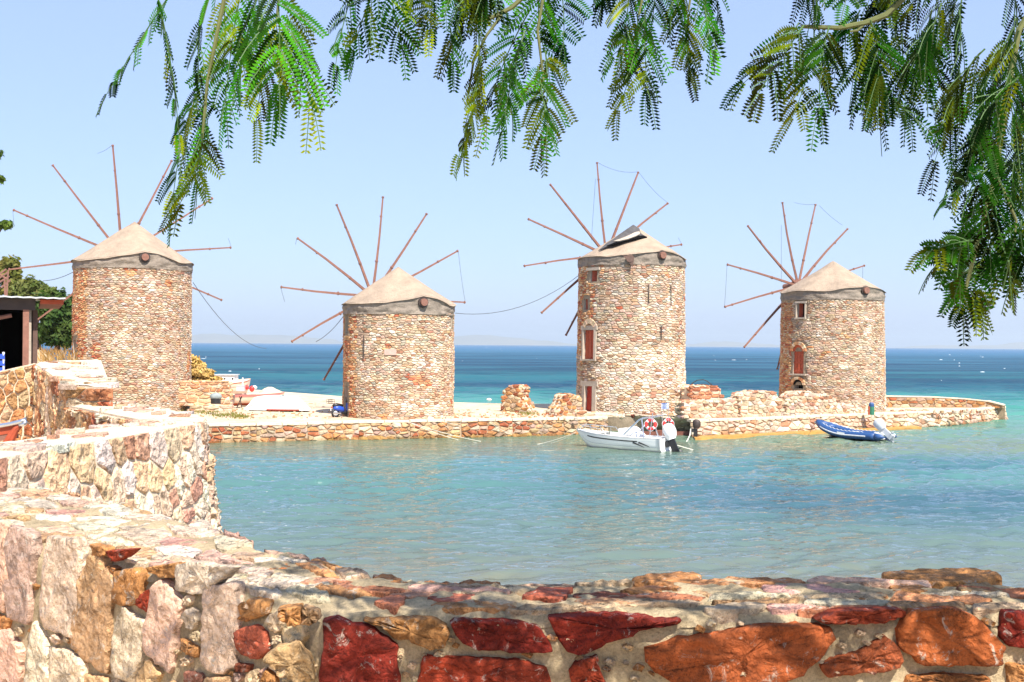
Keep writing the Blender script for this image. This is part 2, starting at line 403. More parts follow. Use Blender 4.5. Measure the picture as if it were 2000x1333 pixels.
# ------------------------------------------------------------------ windmills
AXIS_AZ = math.radians(-29)                                 # all four wheels face the same wind
AX = V(math.sin(AXIS_AZ), math.cos(AXIS_AZ), 0)
def windmill(label, rootname, cx, Rt, Rb, D, zb, py_top, py_band, apex, tailpx, tailpy, hub, tips, extra, openings, rods, stone, pal, seed, palf=None, torn=False, wires=()):
    rng = random.Random(seed)
    C0 = P(cx, py_top, D); C = V(C0.x, C0.y, 0); k = D / F
    ztop = C0.z; zband = P(cx, py_band, D).z; zap = P(apex[0], apex[1], D).z
    rt, rb = Rt * k, Rb * k; cth = C.y / C.length; rt *= cth; rb *= cth          # off-axis towers look wider
    T = thing(rootname, label, 'windmill', (C.x, C.y, zb), 'stone windmills on the quay')
    dc = (-C).normalized(); dr = V(dc.y, -dc.x, 0)
    if dr.x < 0: dr = -dr
    def Rz(z): return rb + (rt - rb) * max(0, min(1, (z - zb) / (ztop - zb)))
    def cyl(ph, z, d):
        bul = .045 * noise.noise(V(math.cos(ph) * 1.6 + seed, math.sin(ph) * 1.6, z * .45)) + .03 * noise.noise(V(ph * 4, seed, z * 1.2))
        return C + (dc * math.cos(ph) + dr * math.sin(ph)) * (Rz(z) + d + bul) + UP * z
    def phi(px): return math.asin(max(-1, min(1, (px - cx) / ((Rt + Rb) / 2))))
    def zof(px, py):
        ph = phi(px); return P(px, py, C.y - rt * math.cos(ph)).z
    ops = []
    for o in openings:
        x0, x1, y0, y1 = o[1:5]; xm = (x0 + x1) / 2
        ops.append((o[0], phi(x0), phi(x1), zof(xm, y1), zof(xm, y0), o[5] if len(o) > 5 else {}))
    # core wall with real openings
    bp = [-math.pi + 2 * math.pi * i / 80 for i in range(81)]; zz = [zb - 1.4, zb + .01, ztop]
    zz += [zb + (ztop - zb) * i / 6 for i in range(1, 6)]
    for o in ops: bp += [o[1], o[2]]; zz += [o[3], o[4]]
    def uniq(a, e=1e-4):
        a = sorted(a); out = [a[0]]
        for x in a[1:]:
            if x - out[-1] > e: out.append(x)
        return out
    bp = uniq(bp); zz = uniq(zz); nb = len(bp); vs = [cyl(p, z, 0) for z in zz for p in bp]; fs = []
    for j in range(len(zz) - 1):
        for i in range(nb - 1):
            pm = (bp[i] + bp[i + 1]) / 2; zm = (zz[j] + zz[j + 1]) / 2
            if any(o[1] < pm < o[2] and o[3] < zm < o[4] for o in ops): continue
            fs.append((j * nb + i, j * nb + i + 1, (j + 1) * nb + i + 1, (j + 1) * nb + i))
    make('tower_wall', vs, fs, M_MORT, T, True)
    # openings
    for kind, p0, p1, z0, z1, kw in ops:
        dep = kw.get('depth', 0.55); pn = MB(); steps = [p0 + (p1 - p0) * i / 3 for i in range(4)]
        arch = kw.get('arch', 0)
        def strip(d0, d1, mb):
            for a, b, z, z2 in ((p0, p0, z0, z1), (p1, p1, z0, z1)):
                mb.add([cyl(a, z, d0), cyl(a, z2, d0), cyl(a, z2, d1), cyl(a, z, d1)], [(0, 1, 2, 3)])
            for z in (z0, z1):
                for i in range(3): mb.add([cyl(steps[i], z, d0), cyl(steps[i + 1], z, d0), cyl(steps[i + 1], z, d1), cyl(steps[i], z, d1)], [(0, 1, 2, 3)])
        rv = MB(); strip(0, -dep, rv)
        panel = kw.get('mat', M_DARK); pd = kw.get('panel', -dep * .97)
        pn = MB()
        for i in range(3): pn.add([cyl(steps[i], z0, pd), cyl(steps[i + 1], z0, pd), cyl(steps[i + 1], z1, pd), cyl(steps[i], z1, pd)], [(0, 1, 2, 3)])
        body = pn.build(kind, panel, T)
        rv.build('reveal', kw.get('rmat', M_FRAME), body)
        if kw.get('boards'):
            bd = MB()
            for i in range(3):
                a = p0 + (p1 - p0) * (i + .06) / 3; b = p0 + (p1 - p0) * (i + .94) / 3
                vs8 = [cyl(a, z0 + .03, pd), cyl(b, z0 + .03, pd), cyl(b, z1 - .03, pd), cyl(a, z1 - .03, pd)]
                q = [cyl(a, z0 + .03, pd + .03), cyl(b, z0 + .03, pd + .03), cyl(b, z1 - .03, pd + .03), cyl(a, z1 - .03, pd + .03)]
                make('board', vs8 + q, [(4, 5, 6, 7), (0, 1, 5, 4), (1, 2, 6, 5), (2, 3, 7, 6), (3, 0, 4, 7)], panel, body)
            for zr in (.12, .5, .88):
                bd = MB()
                z = z0 + (z1 - z0) * zr
                q = [cyl(a_, z + e, pd + f_) for f_ in (.031, .06) for e in (-.05, .05) for a_ in (p0, p1)]
                bd.add(q, [(0, 1, 3, 2), (4, 5, 7, 6), (0, 1, 5, 4), (2, 3, 7, 6), (0, 2, 6, 4), (1, 3, 7, 5)])
                bd.build('rail', panel, body)
        if kw.get('shutter'):
            a = p0; b = p0 + (p1 - p0) * kw['shutter']; d = -.18
            make('shutter', [cyl(a, z0, d), cyl(b, z0, d - .25), cyl(b, z1, d - .25), cyl(a, z1, d), cyl(a, z0, d - .04), cyl(b, z0, d - .29), cyl(b, z1, d - .29), cyl(a, z1, d - .04)],
                 [(0, 1, 2, 3), (7, 6, 5, 4), (0, 4, 5, 1), (2, 6, 7, 3), (0, 3, 7, 4), (1, 2, 6, 5)], M_BROWNRED, body)
        if kw.get('frame', True):
            fm = MB(); w = kw.get('fw', .2) / rt
            def blk(a, b, z, z2, d0=-.1, d1=.13):
                q = [cyl(x, zq, d) for d in (d0, d1) for zq in (z, z2) for x in (a, b)]
                fm.add(q, [(0, 1, 3, 2), (4, 6, 7, 5), (0, 4, 5, 1), (2, 3, 7, 6), (0, 2, 6, 4), (1, 5, 7, 3)])
            if kw.get('jamb', True): blk(p0 - w, p0 - .002, z0, z1); blk(p1 + .002, p1 + w, z0, z1)
            lw = kw.get('lw', 1.4)
            if not arch: blk(p0 - w * lw, p1 + w * lw, z1 + .003, z1 + kw.get('lh', .28), -.1, .16)
            if kw.get('sill', True): blk(p0 - w * 1.2, p1 + w * 1.2, z0 - .12, z0 - .003, -.1, .2)
            if fm.v: fm.build('frame', kw.get('fmat', M_FRAME), body)
        if arch:
            # arched head: a dark tympanum and a ring of voussoirs
            pm = (p0 + p1) / 2; hw = (p1 - p0) / 2; tv = [cyl(pm, z1, -.1)]
            for i in range(9):
                w = math.pi * i / 8; tv.append(cyl(pm - hw * math.cos(w), z1 + arch * math.sin(w), .06))
            make('tympanum', tv, [(0, i + 1, i + 2) for i in range(8)], kw.get('amat', M_DARK), body)
            for i in range(9):
                w0 = math.pi * (i + .06) / 9; w1 = math.pi * (i + .94) / 9; q = []
                for d in (-.02, .15):
                    for (w, s) in ((w0, 1.02), (w1, 1.02), (w1, 1.5), (w0, 1.5)):
                        q.append(cyl(pm - hw * s * math.cos(w), z1 + .005 + arch * s * math.sin(w), d))
                make('arch_stone', q, [(4, 5, 6, 7), (0, 1, 5, 4), (1, 2, 6, 5), (2, 3, 7, 6), (3, 0, 4, 7)], M_STONE, body, False, pick(PAL_WARM, rng))
    # stones
    span = math.radians(250); W = span * rt; H = ztop - zb - .02
    cells = rubble_cells(W, H, stone[0], stone[1], stone[2], rng)
    def mp(u, v, d): return cyl(u / rt - span / 2, zb + v, d)
    rects = [((o[1] + span / 2) * rt - .21, (o[2] + span / 2) * rt + .21, o[3] - zb - .13, o[4] - zb + (.29 if not o[5].get('arch') else o[5]['arch'] * 1.5 + .03)) for o in ops]
    out = []
    for c in cells:
        q = []
        cc = centroid2(c)
        if any(r[0] < cc[0] < r[1] and r[2] < cc[1] < r[3] for r in rects): continue
        for (u, v) in c:
            for r in rects:
                if r[0] < u < r[1] and r[2] < v < r[3]:
                    ds = [(u - r[0], 0), (r[1] - u, 1), (v - r[2], 2), (r[3] - v, 3)]; e = min(ds)[1]
                    u, v = ((r[0], v), (r[1], v), (u, r[2]), (u, r[3]))[e]
            q.append((u, v))
        if abs(area2(q)) > .004: out.append(q)
    def score(c):
        u, v = centroid2(c); return abs(area2(c)) * max(.02, math.cos(u / rt - span / 2))
    def pf(cc):
        ph, v = cc[0] / rt - span / 2, cc[1] / H; w = noise.noise(V(ph * 2.2 + seed, v * 4.5, seed)) + .5 * noise.noise(V(ph * 6, v * 11, seed))
        if palf and palf(ph, v) is not PAL_MILL: return palf(ph, v)
        return PAL_PALE if w > .36 else PAL_WARM if w < -.52 else pal
    lay_stones(T, out, mp, .048, M_STONE, pal, rng, 300, score, palf=pf)
    # iron rods
    for x, y0, y1 in rods:
        ph = phi(x); za, zc = zof(x, y1), zof(x, y0)
        MB().tube([cyl(ph, za, .14), cyl(ph, zc, .14)], .032, 6).build('wall_anchor', M_IRON, T)
    # cap: grey tarp skirt, tan canvas cone with a gable over the tail beam
    ptail = phi(tailpx); NB = 180; re = rt * 1.012
    zt = P(tailpx, tailpy, C.y - rt * math.cos(ptail)).z
    def eave(ph):
        d = (ph - ptail + math.pi) % (2 * math.pi) - math.pi
        return zband + max(0, (zt - zband)) * max(0, 1 - abs(d) / .62) + .05 * math.sin(7 * ph + seed)
    vs = []; fs = []; rows = 13
    for j in range(rows):
        for i in range(NB):
            ph = 2 * math.pi * i / NB; z = (ztop - .12) + (eave(ph) + .05 - (ztop - .12)) * j / (rows - 1)
            w = noise.noise(V(math.cos(ph) * 4.0 + seed, math.sin(ph) * 4.0, z * 3.2)) * .10 + noise.noise(V(ph * 14, seed, z * 7)) * .05
            vs.append(C + (dc * math.cos(ph) + dr * math.sin(ph)) * (re + .05 + (w if 0 < j < rows - 1 else 0)) + UP * z)
    for j in range(rows - 1):
        for i in range(NB): fs.append((j * NB + i, j * NB + (i + 1) % NB, (j + 1) * NB + (i + 1) % NB, (j + 1) * NB + i))
    make('tarp_skirt', vs, fs, M_TARP, T, True)
    ax = P(apex[0], apex[1], D); A = V(ax.x, ax.y, zap); vs = []; fs = []; rows = 14
    for j in range(rows):
        s = 1 - j / rows
        for i in range(NB):
            ph = 2 * math.pi * i / NB; e = C + (dc * math.cos(ph) + dr * math.sin(ph)) * (re + .16) + UP * (eave(ph) - .03)
            q = A + (e - A) * s; q.z += .05 * noise.noise(V(q.x * .9, q.y * .9, seed)) - .03 * math.sin(math.pi * s) * (.5 + .5 * math.cos(8 * ph))
            vs.append(q)
    vs.append(A)
    for j in range(rows - 1):
        for i in range(NB): fs.append((j * NB + i, j * NB + (i + 1) % NB, (j + 1) * NB + (i + 1) % NB, (j + 1) * NB + i))
    for i in range(NB): fs.append(((rows - 1) * NB + i, (rows - 1) * NB + (i + 1) % NB, rows * NB))
    roof = make('canvas_roof', vs, fs, M_CANVAS, T, True)
    if torn:
        def cone(px, py, d):
            dd = ray(px, py); best = None
            for it in range(400):                          # march to the cone
                t = (D - rt * 1.3 + it * .03); q = CAM + dd * (t / dd.y); rad = (V(q.x, q.y, 0) - C).length
                zc = zap + (zband - zap) * rad / (re + .16)
                if q.z <= zc + d: best = q; break
            return best or CAM + dd * (D / dd.y)
        for nm, outl, mt, d in (('torn_flap', [(1237, 439), (1249, 447), (1251, 455), (1256, 459), (1264, 463), (1241, 466), (1220, 470), (1199, 477), (1180, 484), (1169, 489), (1186, 474), (1199, 466), (1218, 452)], M_FLAP, .20),
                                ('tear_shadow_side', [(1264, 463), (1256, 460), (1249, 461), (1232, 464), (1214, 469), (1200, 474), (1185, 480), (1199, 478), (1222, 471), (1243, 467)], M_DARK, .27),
                                ('loose_cloth', [(1249, 452), (1250, 457), (1240, 462), (1226, 467), (1208, 471), (1198, 471), (1212, 466), (1228, 460), (1240, 454)], M_FRAME, .36)):
            mb = MB(); top = [cone(x, y, d) for x, y in outl]; cc = sum(top, V(0, 0, 0)) / len(top)
            if nm == 'tear_shadow_side': nm = 'tear_shade'  # dark sheet laid on the canvas stands in for shade in the tear
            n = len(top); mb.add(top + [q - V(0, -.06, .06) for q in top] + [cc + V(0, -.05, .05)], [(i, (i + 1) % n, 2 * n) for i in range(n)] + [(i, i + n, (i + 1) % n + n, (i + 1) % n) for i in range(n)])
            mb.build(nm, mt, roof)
        q = P(1231, 508, C.y - rt - .05)
        MB().tube([q + V(0, .4, 0), q + V(-.05, -.25, .1)], .22, 8, .3).add([q + V(-.55, -.2, .3), q + V(-.1, -.3, -.25), q + V(.15, -.3, -.55), q + V(.25, -.25, .2)], [(0, 1, 2, 3)]).build('beam_stub', M_SPARD, T)
    # windshaft, hub, spars
    hy = C.y + AX.y * rt * 1.22; H0 = P(hub[0], hub[1], hy)
    tl = cyl(ptail, (zt + ztop) / 2 + .1, .05)
    MB().tube([tl - (tl - V(C.x, C.y, tl.z)).normalized() * .6, tl + (tl - V(C.x, C.y, tl.z)).normalized() * .30], .24, 12).build('tail_beam', M_SPAR, T)
    MB().tube([tl - (tl - V(C.x, C.y, tl.z)).normalized() * .3, tl + (tl - V(C.x, C.y, tl.z)).normalized() * .12], .36, 12).build('beam_collar', M_IRON, T)
    e1 = V(AX.y, -AX.x, 0)
    MB().tube([V(C.x, C.y, H0.z), H0 + AX * (1.6)], .24, 8).build('windshaft', M_SPAR, T)
    MB().tube([H0 - AX * .35, H0 + AX * .35], .55, 12).build('hub', M_SPAR, T)
    ends = []
    for (x, y) in tips: ends.append(on_plane(x, y, H0, AX))
    Lm = sum((e - H0).length for e in ends) / len(ends)
    for deg in extra:
        w = math.radians(deg); ends.append(H0 + (e1 * math.cos(w) + UP * math.sin(w)) * Lm)
    for i, e in enumerate(ends):
        d = (e - H0).normalized()
        m = M_SPAR
        bd_ = (AX * rng.uniform(-.10, .10) + d.cross(AX) * rng.uniform(-.09, .09)); sp_ = MB().tube([H0 + d * .2, H0 + d * (Lm * .3) + bd_ * .8, H0 + d * (Lm * .6) + bd_, e], [.125, .11, .092, .07], 4, rot=math.pi / 4)
        for fr_ in (rng.uniform(.3, .4), rng.uniform(.72, .9), .985): sp_.tube([H0.lerp(e, fr_) + bd_ * (1 - fr_), H0.lerp(e, fr_ + .012) + bd_ * (1 - fr_)], .13 if fr_ < .5 else .10, 6)
        sp_.build('sail_spar', m, T)
    for (a, b, sag) in wires:
        pa = on_plane(a[0], a[1], H0, AX); pb = on_plane(b[0], b[1], H0, AX)
        MB().tube([pa + (pb - pa) * (i / 6) + V(0, 0, -sag * 4 * (i / 6) * (1 - i / 6)) for i in range(7)], .012, 4).build('rigging_line', M_WIRE, T)
    return dict(C=C, rt=rt, cyl=cyl, T=T, phi=phi, zof=zof)

ZQ = 1.05
def pf_left(ph, v):
    return PAL_WARM if ph < -.85 and v < .97 else PAL_MILL
def pf3(ph, v):
    if ph < -.75: return PAL_WARM if v > .4 else PAL_MILL
    return PAL_MILL if v > .45 else PAL_PALE
MILL1 = windmill('leftmost windmill, broad round stone tower behind the stepped parapet beside the tin-roofed hut', 'windmill', 260.5, 114.5, 115.5, 80.0, ZQ, 527, 514, (263, 433), 281, 490, (238, 499),
    [(25, 410), (102, 322), (220, 283), (336, 313), (416, 387), (452, 484), (434, 587), (16, 527), (70, 627)], [247, 277, 306],
    [('slot', 147.5, 153, 664, 716, dict(mat=M_BROWNRED, frame=False, panel=-.2))], [], ((.20, .42), (.085, .18), .028), shade(PAL_MILL, (.93,.91,.90)), 11, pf_left,
    wires=[((25, 410), (27, 440), 0), ((452, 484), (446, 466), 0), ((220, 283), (190, 300), .1)])
MILL2 = windmill('short round stone windmill with a parked scooter at its foot, second from the left', 'windmill', 779.5, 106.5, 107.5, 76.0, ZQ, 613, 596, (778, 521), 823, 577, (727, 579),
    [(548, 561), (580, 465), (657, 399), (748, 384), (834, 417), (895, 490), (909, 591), (569, 668), (632, 743)], [270, 300, 330],
    [('slit', 676, 681, 615, 652, dict(frame=False)), ('doorway', 676.5, 683, 754, 816, dict(mat=M_BROWNRED, frame=False, panel=-.3)), ('slit', 880, 882, 620, 640, dict(frame=False))],
    [(716, 655, 700)], ((.21, .43), (.09, .19), .028), shade(PAL_MILL, (.96,.94,.91)), 22, pf_left,
    wires=[((548, 561), (556, 590), 0), ((895, 490), (909, 591), .3), ((580, 465), (577, 478), 0)])
q = MILL2['cyl'](MILL2['phi'](764), MILL2['zof'](764, 688), .07); pdir = (q - V(MILL2['C'].x, MILL2['C'].y, q.z)).normalized()
MB().box(q, (.78, .06, .38), (V(-pdir.y, pdir.x, 0), pdir, UP)).build('plaque', M_PLAQUE, MILL2['T'])
MILL3 = windmill('tallest windmill, with a torn canvas cap and two red doors one above the other', 'windmill', 1233.5, 102.5, 106, 82.0, ZQ, 521, 507, (1238, 440), 1289, 490, (1184, 499),
    [(1023, 520), (1031, 428), (1074, 360), (1166, 317), (1247, 336), (1305, 397), (1332, 478), (1057, 612), (1105, 656)], [275, 305, 335],
    [('window', 1154, 1168, 528, 550, dict(shutter=.5, lh=.2, sill=False, jamb=False)), ('window', 1141.5, 1150, 584, 605, dict(frame=False, mat=M_DARK, shutter=.55)),
     ('door', 1144.5, 1164.5, 645, 702, dict(mat=M_BROWNRED, panel=-.12, boards=True, lh=.32)), ('door', 1148.5, 1163, 755, 804, dict(mat=M_RED, panel=-.15, boards=True, lh=.36, fw=.34))],
    [(1265, 556, 594), (1306, 557, 597), (1288, 637, 663)], ((.24, .50), (.10, .22), .032), shade(PAL_MILL, (.92,.91,.90)), 33, pf3, torn=True,
    wires=[((1166, 317), (1247, 336), .3), ((1247, 336), (1305, 397), .2), ((1163, 350), (1155, 470), 0), ((1332, 478), (1325, 465), 0)])
for i in range(9):                                           # relieving arch above the upper door
    c3 = MILL3['cyl']; pm = MILL3['phi'](1155); z0 = MILL3['zof'](1155, 637); w0 = math.pi * (.14 + .08 * i + .006); w1 = math.pi * (.14 + .08 * i + .074); qv = []
    for d in (-.02, .13):
        for (w, s) in ((w0, .75), (w1, .75), (w1, 1.25), (w0, 1.25)): qv.append(c3(pm - .17 * s * math.cos(w), z0 + .7 * s * math.sin(w) - .35, d))
    make('arch_stone', qv, [(4, 5, 6, 7), (0, 1, 5, 4), (1, 2, 6, 5), (2, 3, 7, 6), (3, 0, 4, 7)], M_STONE, MILL3['T'], False, jit((.6, .45, .3), random.Random(i)))
MILL4 = windmill('rightmost windmill, stone tower with an open dark top window and a red arched door', 'windmill', 1625.5, 99, 104, 88.0, ZQ, 586, 572, (1627, 510), 1687, 559, (1559, 559),
    [(1420, 517), (1460, 441), (1528, 395), (1593, 399), (1656, 447), (1689, 519), (1415, 600), (1453, 679), (1518, 722)], [275, 305, 335],
    [('window', 1558, 1573.5, 592, 620, dict(lh=.15, fw=.10, shutter=.22)), ('door', 1552, 1572, 687, 731, dict(mat=M_BROWNRED, panel=-.12, boards=True, arch=.5, amat=M_BROWNRED, sill=True, jamb=False)),
     ('arched_window', 1554, 1572, 753, 760, dict(arch=.42, sill=False, jamb=False, frame=False))],
    [], ((.21, .43), (.085, .18), .028), shade(PAL_MILL, (.90,.88,.86)), 44, pf_left,
    wires=[((1420, 517), (1415, 600), .2), ((1593, 399), (1552, 396), .1), ((1600, 402), (1645, 440), .1), ((1685, 522), (1685, 545), 0), ((1526, 440), (1526, 552), 0)])
# ------------------------------------------------------------------ sea
def sea_material():
    m, nt, b = nmat('sea_water')
    g = N(nt, 'ShaderNodeNewGeometry'); sx = N(nt, 'ShaderNodeSeparateXYZ'); nt.links.new(g.outputs['Position'], sx.inputs[0])
    def math_(op, a, c=None):
        n = N(nt, 'ShaderNodeMath', operation=op)
        for i, v in enumerate((a, c)):
            if v is None: continue
            if hasattr(v, 'is_linked'): nt.links.new(v, n.inputs[i])
            else: n.inputs[i].default_value = v
        return n.outputs[0]
    def sm(v, a, c):
        n = N(nt, 'ShaderNodeMapRange', interpolation_type='SMOOTHSTEP'); nt.links.new(v, n.inputs[0]); n.inputs[1].default_value = a; n.inputs[2].default_value = c
        return n.outputs[0]
    mp1 = N(nt, 'ShaderNodeMapping'); mp1.inputs['Scale'].default_value = (.035, .11, 1); nt.links.new(g.outputs['Position'], mp1.inputs['Vector'])
    wob = noise_tex(nt, 1.0, 4, .6, mp1.outputs['Vector'])
    # sea bed seen through the water, by distance offshore: sand shallows, weed beds, deep water
    yy = math_('ADD', sx.outputs['Y'], math_('MULTIPLY', math_('SUBTRACT', wob.outputs['Fac'], .5), math_('MULTIPLY', sx.outputs['Y'], .28)))
    lg = math_('DIVIDE', math_('LOGARITHM', math_('MAXIMUM', yy, 2.0), 10.0), 4.0)
    L = lambda y: math.log10(y) / 4
    base = ramp(nt, lg, SEA_STOPS(L))
    c = base.outputs['Color']
    # weed beds in the bay (dark blue) and out at sea
    mp2 = N(nt, 'ShaderNodeMapping'); mp2.inputs['Scale'].default_value = (.045, .13, 1); mp2.inputs['Location'].default_value = (SEED_OFF[0], SEED_OFF[1], 0)
    nt.links.new(g.outputs['Position'], mp2.inputs['Vector'])
    w2 = noise_tex(nt, 1.0, 5, .62, mp2.outputs['Vector'], .5)
    bay = math_('MULTIPLY', sm(sx.outputs['Y'], 33, 42), math_('SUBTRACT', 1.0, sm(sx.outputs['Y'], 54, 66)))
    right = sm(sx.outputs['X'], -4, 12)
    r2 = ramp(nt, w2.outputs['Fac'], [(.40, 0), (.56, 1)])
    f2 = math_('MULTIPLY', math_('MULTIPLY', bay, right), r2.outputs['Color'])
    c = mix(nt, c, BAY_WEED, math_('MULTIPLY', f2, .75))
    mp3 = N(nt, 'ShaderNodeMapping'); mp3.inputs['Scale'].default_value = (.008, .028, 1); nt.links.new(g.outputs['Position'], mp3.inputs['Vector'])
    w3 = noise_tex(nt, 1.0, 5, .65, mp3.outputs['Vector'], .6)
    r3 = ramp(nt, w3.outputs['Fac'], [(.42, 0), (.58, 1)])
    f3 = math_('MULTIPLY', math_('MULTIPLY', sm(sx.outputs['Y'], 112, 140), math_('SUBTRACT', 1.0, sm(sx.outputs['Y'], 500, 1100))), r3.outputs['Color'])
    c = mix(nt, c, SEA_WEED, math_('MULTIPLY', f3, .8))
    # brown weed and stones showing close in
    mp4 = N(nt, 'ShaderNodeMapping'); mp4.inputs['Scale'].default_value = (.35, .6, 1); nt.links.new(g.outputs['Position'], mp4.inputs['Vector'])
    w4 = noise_tex(nt, 1.0, 6, .7, mp4.outputs['Vector'], .8)
    r4 = ramp(nt, w4.outputs['Fac'], [(.45, 0), (.62, 1)])
    f4 = math_('MULTIPLY', math_('SUBTRACT', 1.0, sm(sx.outputs['Y'], 22, 36)), r4.outputs['Color'])
    c = mix(nt, c, (.16, .12, .06), math_('MULTIPLY', f4, .6))
    ms = N(nt, 'ShaderNodeMapRange'); nt.links.new(sx.outputs['Y'], ms.inputs[0]); ms.inputs[1].default_value = 60; ms.inputs[2].default_value = 170; ms.inputs[3].default_value = 1.0; ms.inputs[4].default_value = .26
    df = N(nt, 'ShaderNodeBsdfDiffuse'); gl = N(nt, 'ShaderNodeBsdfGlossy'); gl.inputs['Roughness'].default_value = .035; fr_ = N(nt, 'ShaderNodeFresnel'); fr_.inputs['IOR'].default_value = 1.58
    nt.links.new(c, df.inputs['Color']); mxs = N(nt, 'ShaderNodeMixShader'); nt.links.new(math_('MULTIPLY', fr_.outputs[0], ms.outputs[0]), mxs.inputs[0])   # distant water: steep wave faces mirror less sky
    nt.links.new(df.outputs[0], mxs.inputs[1]); nt.links.new(gl.outputs[0], mxs.inputs[2]); nt.links.new(mxs.outputs[0], nt.nodes['Material Output'].inputs['Surface'])
    mpa = N(nt, 'ShaderNodeMapping'); mpa.inputs['Scale'].default_value = (.40, 1.5, 1); mpa.inputs['Rotation'].default_value = (0, 0, .25); nt.links.new(g.outputs['Position'], mpa.inputs['Vector'])
    n1 = noise_tex(nt, 2.6, 4, .62, mpa.outputs['Vector'], .4)
    n2 = noise_tex(nt, 1.3, 3, .5, mpa.outputs['Vector'], .3)
    hgt = math_('ADD', math_('MULTIPLY', n1.outputs['Fac'], .36), math_('ADD', math_('MULTIPLY', n2.outputs['Fac'], .9), math_('MULTIPLY', math_('MULTIPLY', noise_tex(nt, .22, 3, .6, mpa.outputs['Vector'], .3).outputs['Fac'], 6.0), sm(sx.outputs['Y'], 70, 160))))
    bn = bump(nt, b, hgt, BUMP_S, BUMP_D)
    for nd in (gl, fr_): nt.links.new(bn.outputs['Normal'], nd.inputs['Normal'])
    return m
def SEA_STOPS(L):
    return [(L(10), (.12, .12, .07)), (L(24), (.135, .14, .11)), (L(32), (.095, .135, .115)), (L(44), (.065, .14, .132)), (L(58), (.06, .16, .155)), (L(66), (.12, .155, .10)),
            (L(95), (.07, .22, .165)), (L(125), (.035, .19, .165)), (L(165), (.018, .085, .12)), (L(230), (.018, .11, .135)), (L(330), (.022, .085, .135)), (L(600), (.028, .105, .17)), (L(2500), (.045, .125, .235))]
SEED_OFF = (3.1, 1.7)
BAY_WEED = (.025, .075, .105); SEA_WEED = (.008, .035, .075)
WATER_SPEC = .35; BUMP_S = 1.0; BUMP_D = .17
# the sheet runs flat to the horizon; inside the part that can be told apart it is real waves
def sea_sheet():
    rs = [-60.0, -20.0, 0.0, 6.0]; y = 10.0
    while y < 3000: rs.append(y); y += max(.20 if y < 23 else .05, y * y / 6643.0 * .46)
    rs += [5000.0, 9000.0, 20500.0]; rs = np.array(rs); nc = 700
    g = np.concatenate([[-1.6, -.9, -.68], np.linspace(-.60, .60, nc), [.68, .9, 1.6]])
    Yg = np.repeat(rs[:, None], len(g), 1); span = np.maximum(np.abs(Yg), 14.0); Xg = span * g[None, :]
    Xg[:, 0] = np.minimum(Xg[:, 0], -20500); Xg[:, -1] = np.maximum(Xg[:, -1], 20500)
    dy = np.gradient(rs)[:, None]; rg = np.random.RandomState(4); Z = np.zeros_like(Xg)
    wx = Xg + .5 * np.sin(Yg * .31 + 1.3 * np.sin(Xg * .17)) + .25 * np.sin(Yg * .83 + Xg * .4); wy = Yg + .45 * np.sin(Xg * .37 + 1.1 * np.sin(Yg * .21)) + .2 * np.sin(Xg * .9 - Yg * .33)
    sea = np.clip((Yg - 72) / 60, 0, 1) * (np.abs(Xg / np.maximum(span, 1)) < 9) ; right = np.clip((Xg - 8) / 30, 0, 1) * np.clip((Yg - 20) / 30, 0, 1); lee = np.clip((Yg - 46) / 18, 0, 1) * np.clip((22 - Xg) / 14, 0, 1) * (Yg < 80); bay = (1 - .55 * sea) * (1 - .78 * lee)
    gust = .72 + .38 * np.sin(Xg * .09 + 1.7 * np.sin(Yg * .06)) * np.sin(Yg * .11 + .8)
    for k in range(46):
        if k < 28: lam = .38 * (2.2 / .38) ** rg.rand(); amp = .0165 * lam ** .80 ; w = bay * gust
        else: lam = 2.2 * (9.0 / 2.2) ** rg.rand(); amp = .011 * lam; w = sea + .10 + .16 * right
        th = math.radians(100 + rg.normal(0, 20 if k < 28 else 30)); ph = rg.rand() * 6.28; kk = 2 * math.pi / lam
        a = kk * (wx * math.cos(th) + wy * math.sin(th)) + ph
        Z += w * amp * np.clip(lam / (2.2 * dy) - .6, 0, 1) * (np.sin(a) + .22 * np.sin(2 * a + .6))
    fade = np.clip((Yg - 8) / 4, 0, 1) * np.clip((3000 - Yg) / 800, 0, 1) * (np.abs(g)[None, :] < .61); Z *= fade
    co = np.stack([Xg, Yg, Z], -1).reshape(-1, 3).astype(np.float32); nr, ncol = Xg.shape
    i = np.arange(nr - 1)[:, None] * ncol + np.arange(ncol - 1)[None, :]; q = np.stack([i, i + 1, i + ncol + 1, i + ncol], -1).reshape(-1, 4).astype(np.int32); nf = len(q)
    me = bpy.data.meshes.new('sea'); me.vertices.add(len(co)); me.vertices.foreach_set('co', co.ravel()); me.loops.add(nf * 4); me.loops.foreach_set('vertex_index', q.ravel())
    me.polygons.add(nf); me.polygons.foreach_set('loop_start', np.arange(nf, dtype=np.int32) * 4); me.polygons.foreach_set('use_smooth', np.ones(nf, dtype=bool)); me.update(); me.validate()
    me.materials.append(sea_material()); o = bpy.data.objects.new('sea', me); COL.objects.link(o); return structure(o)
sea_sheet()

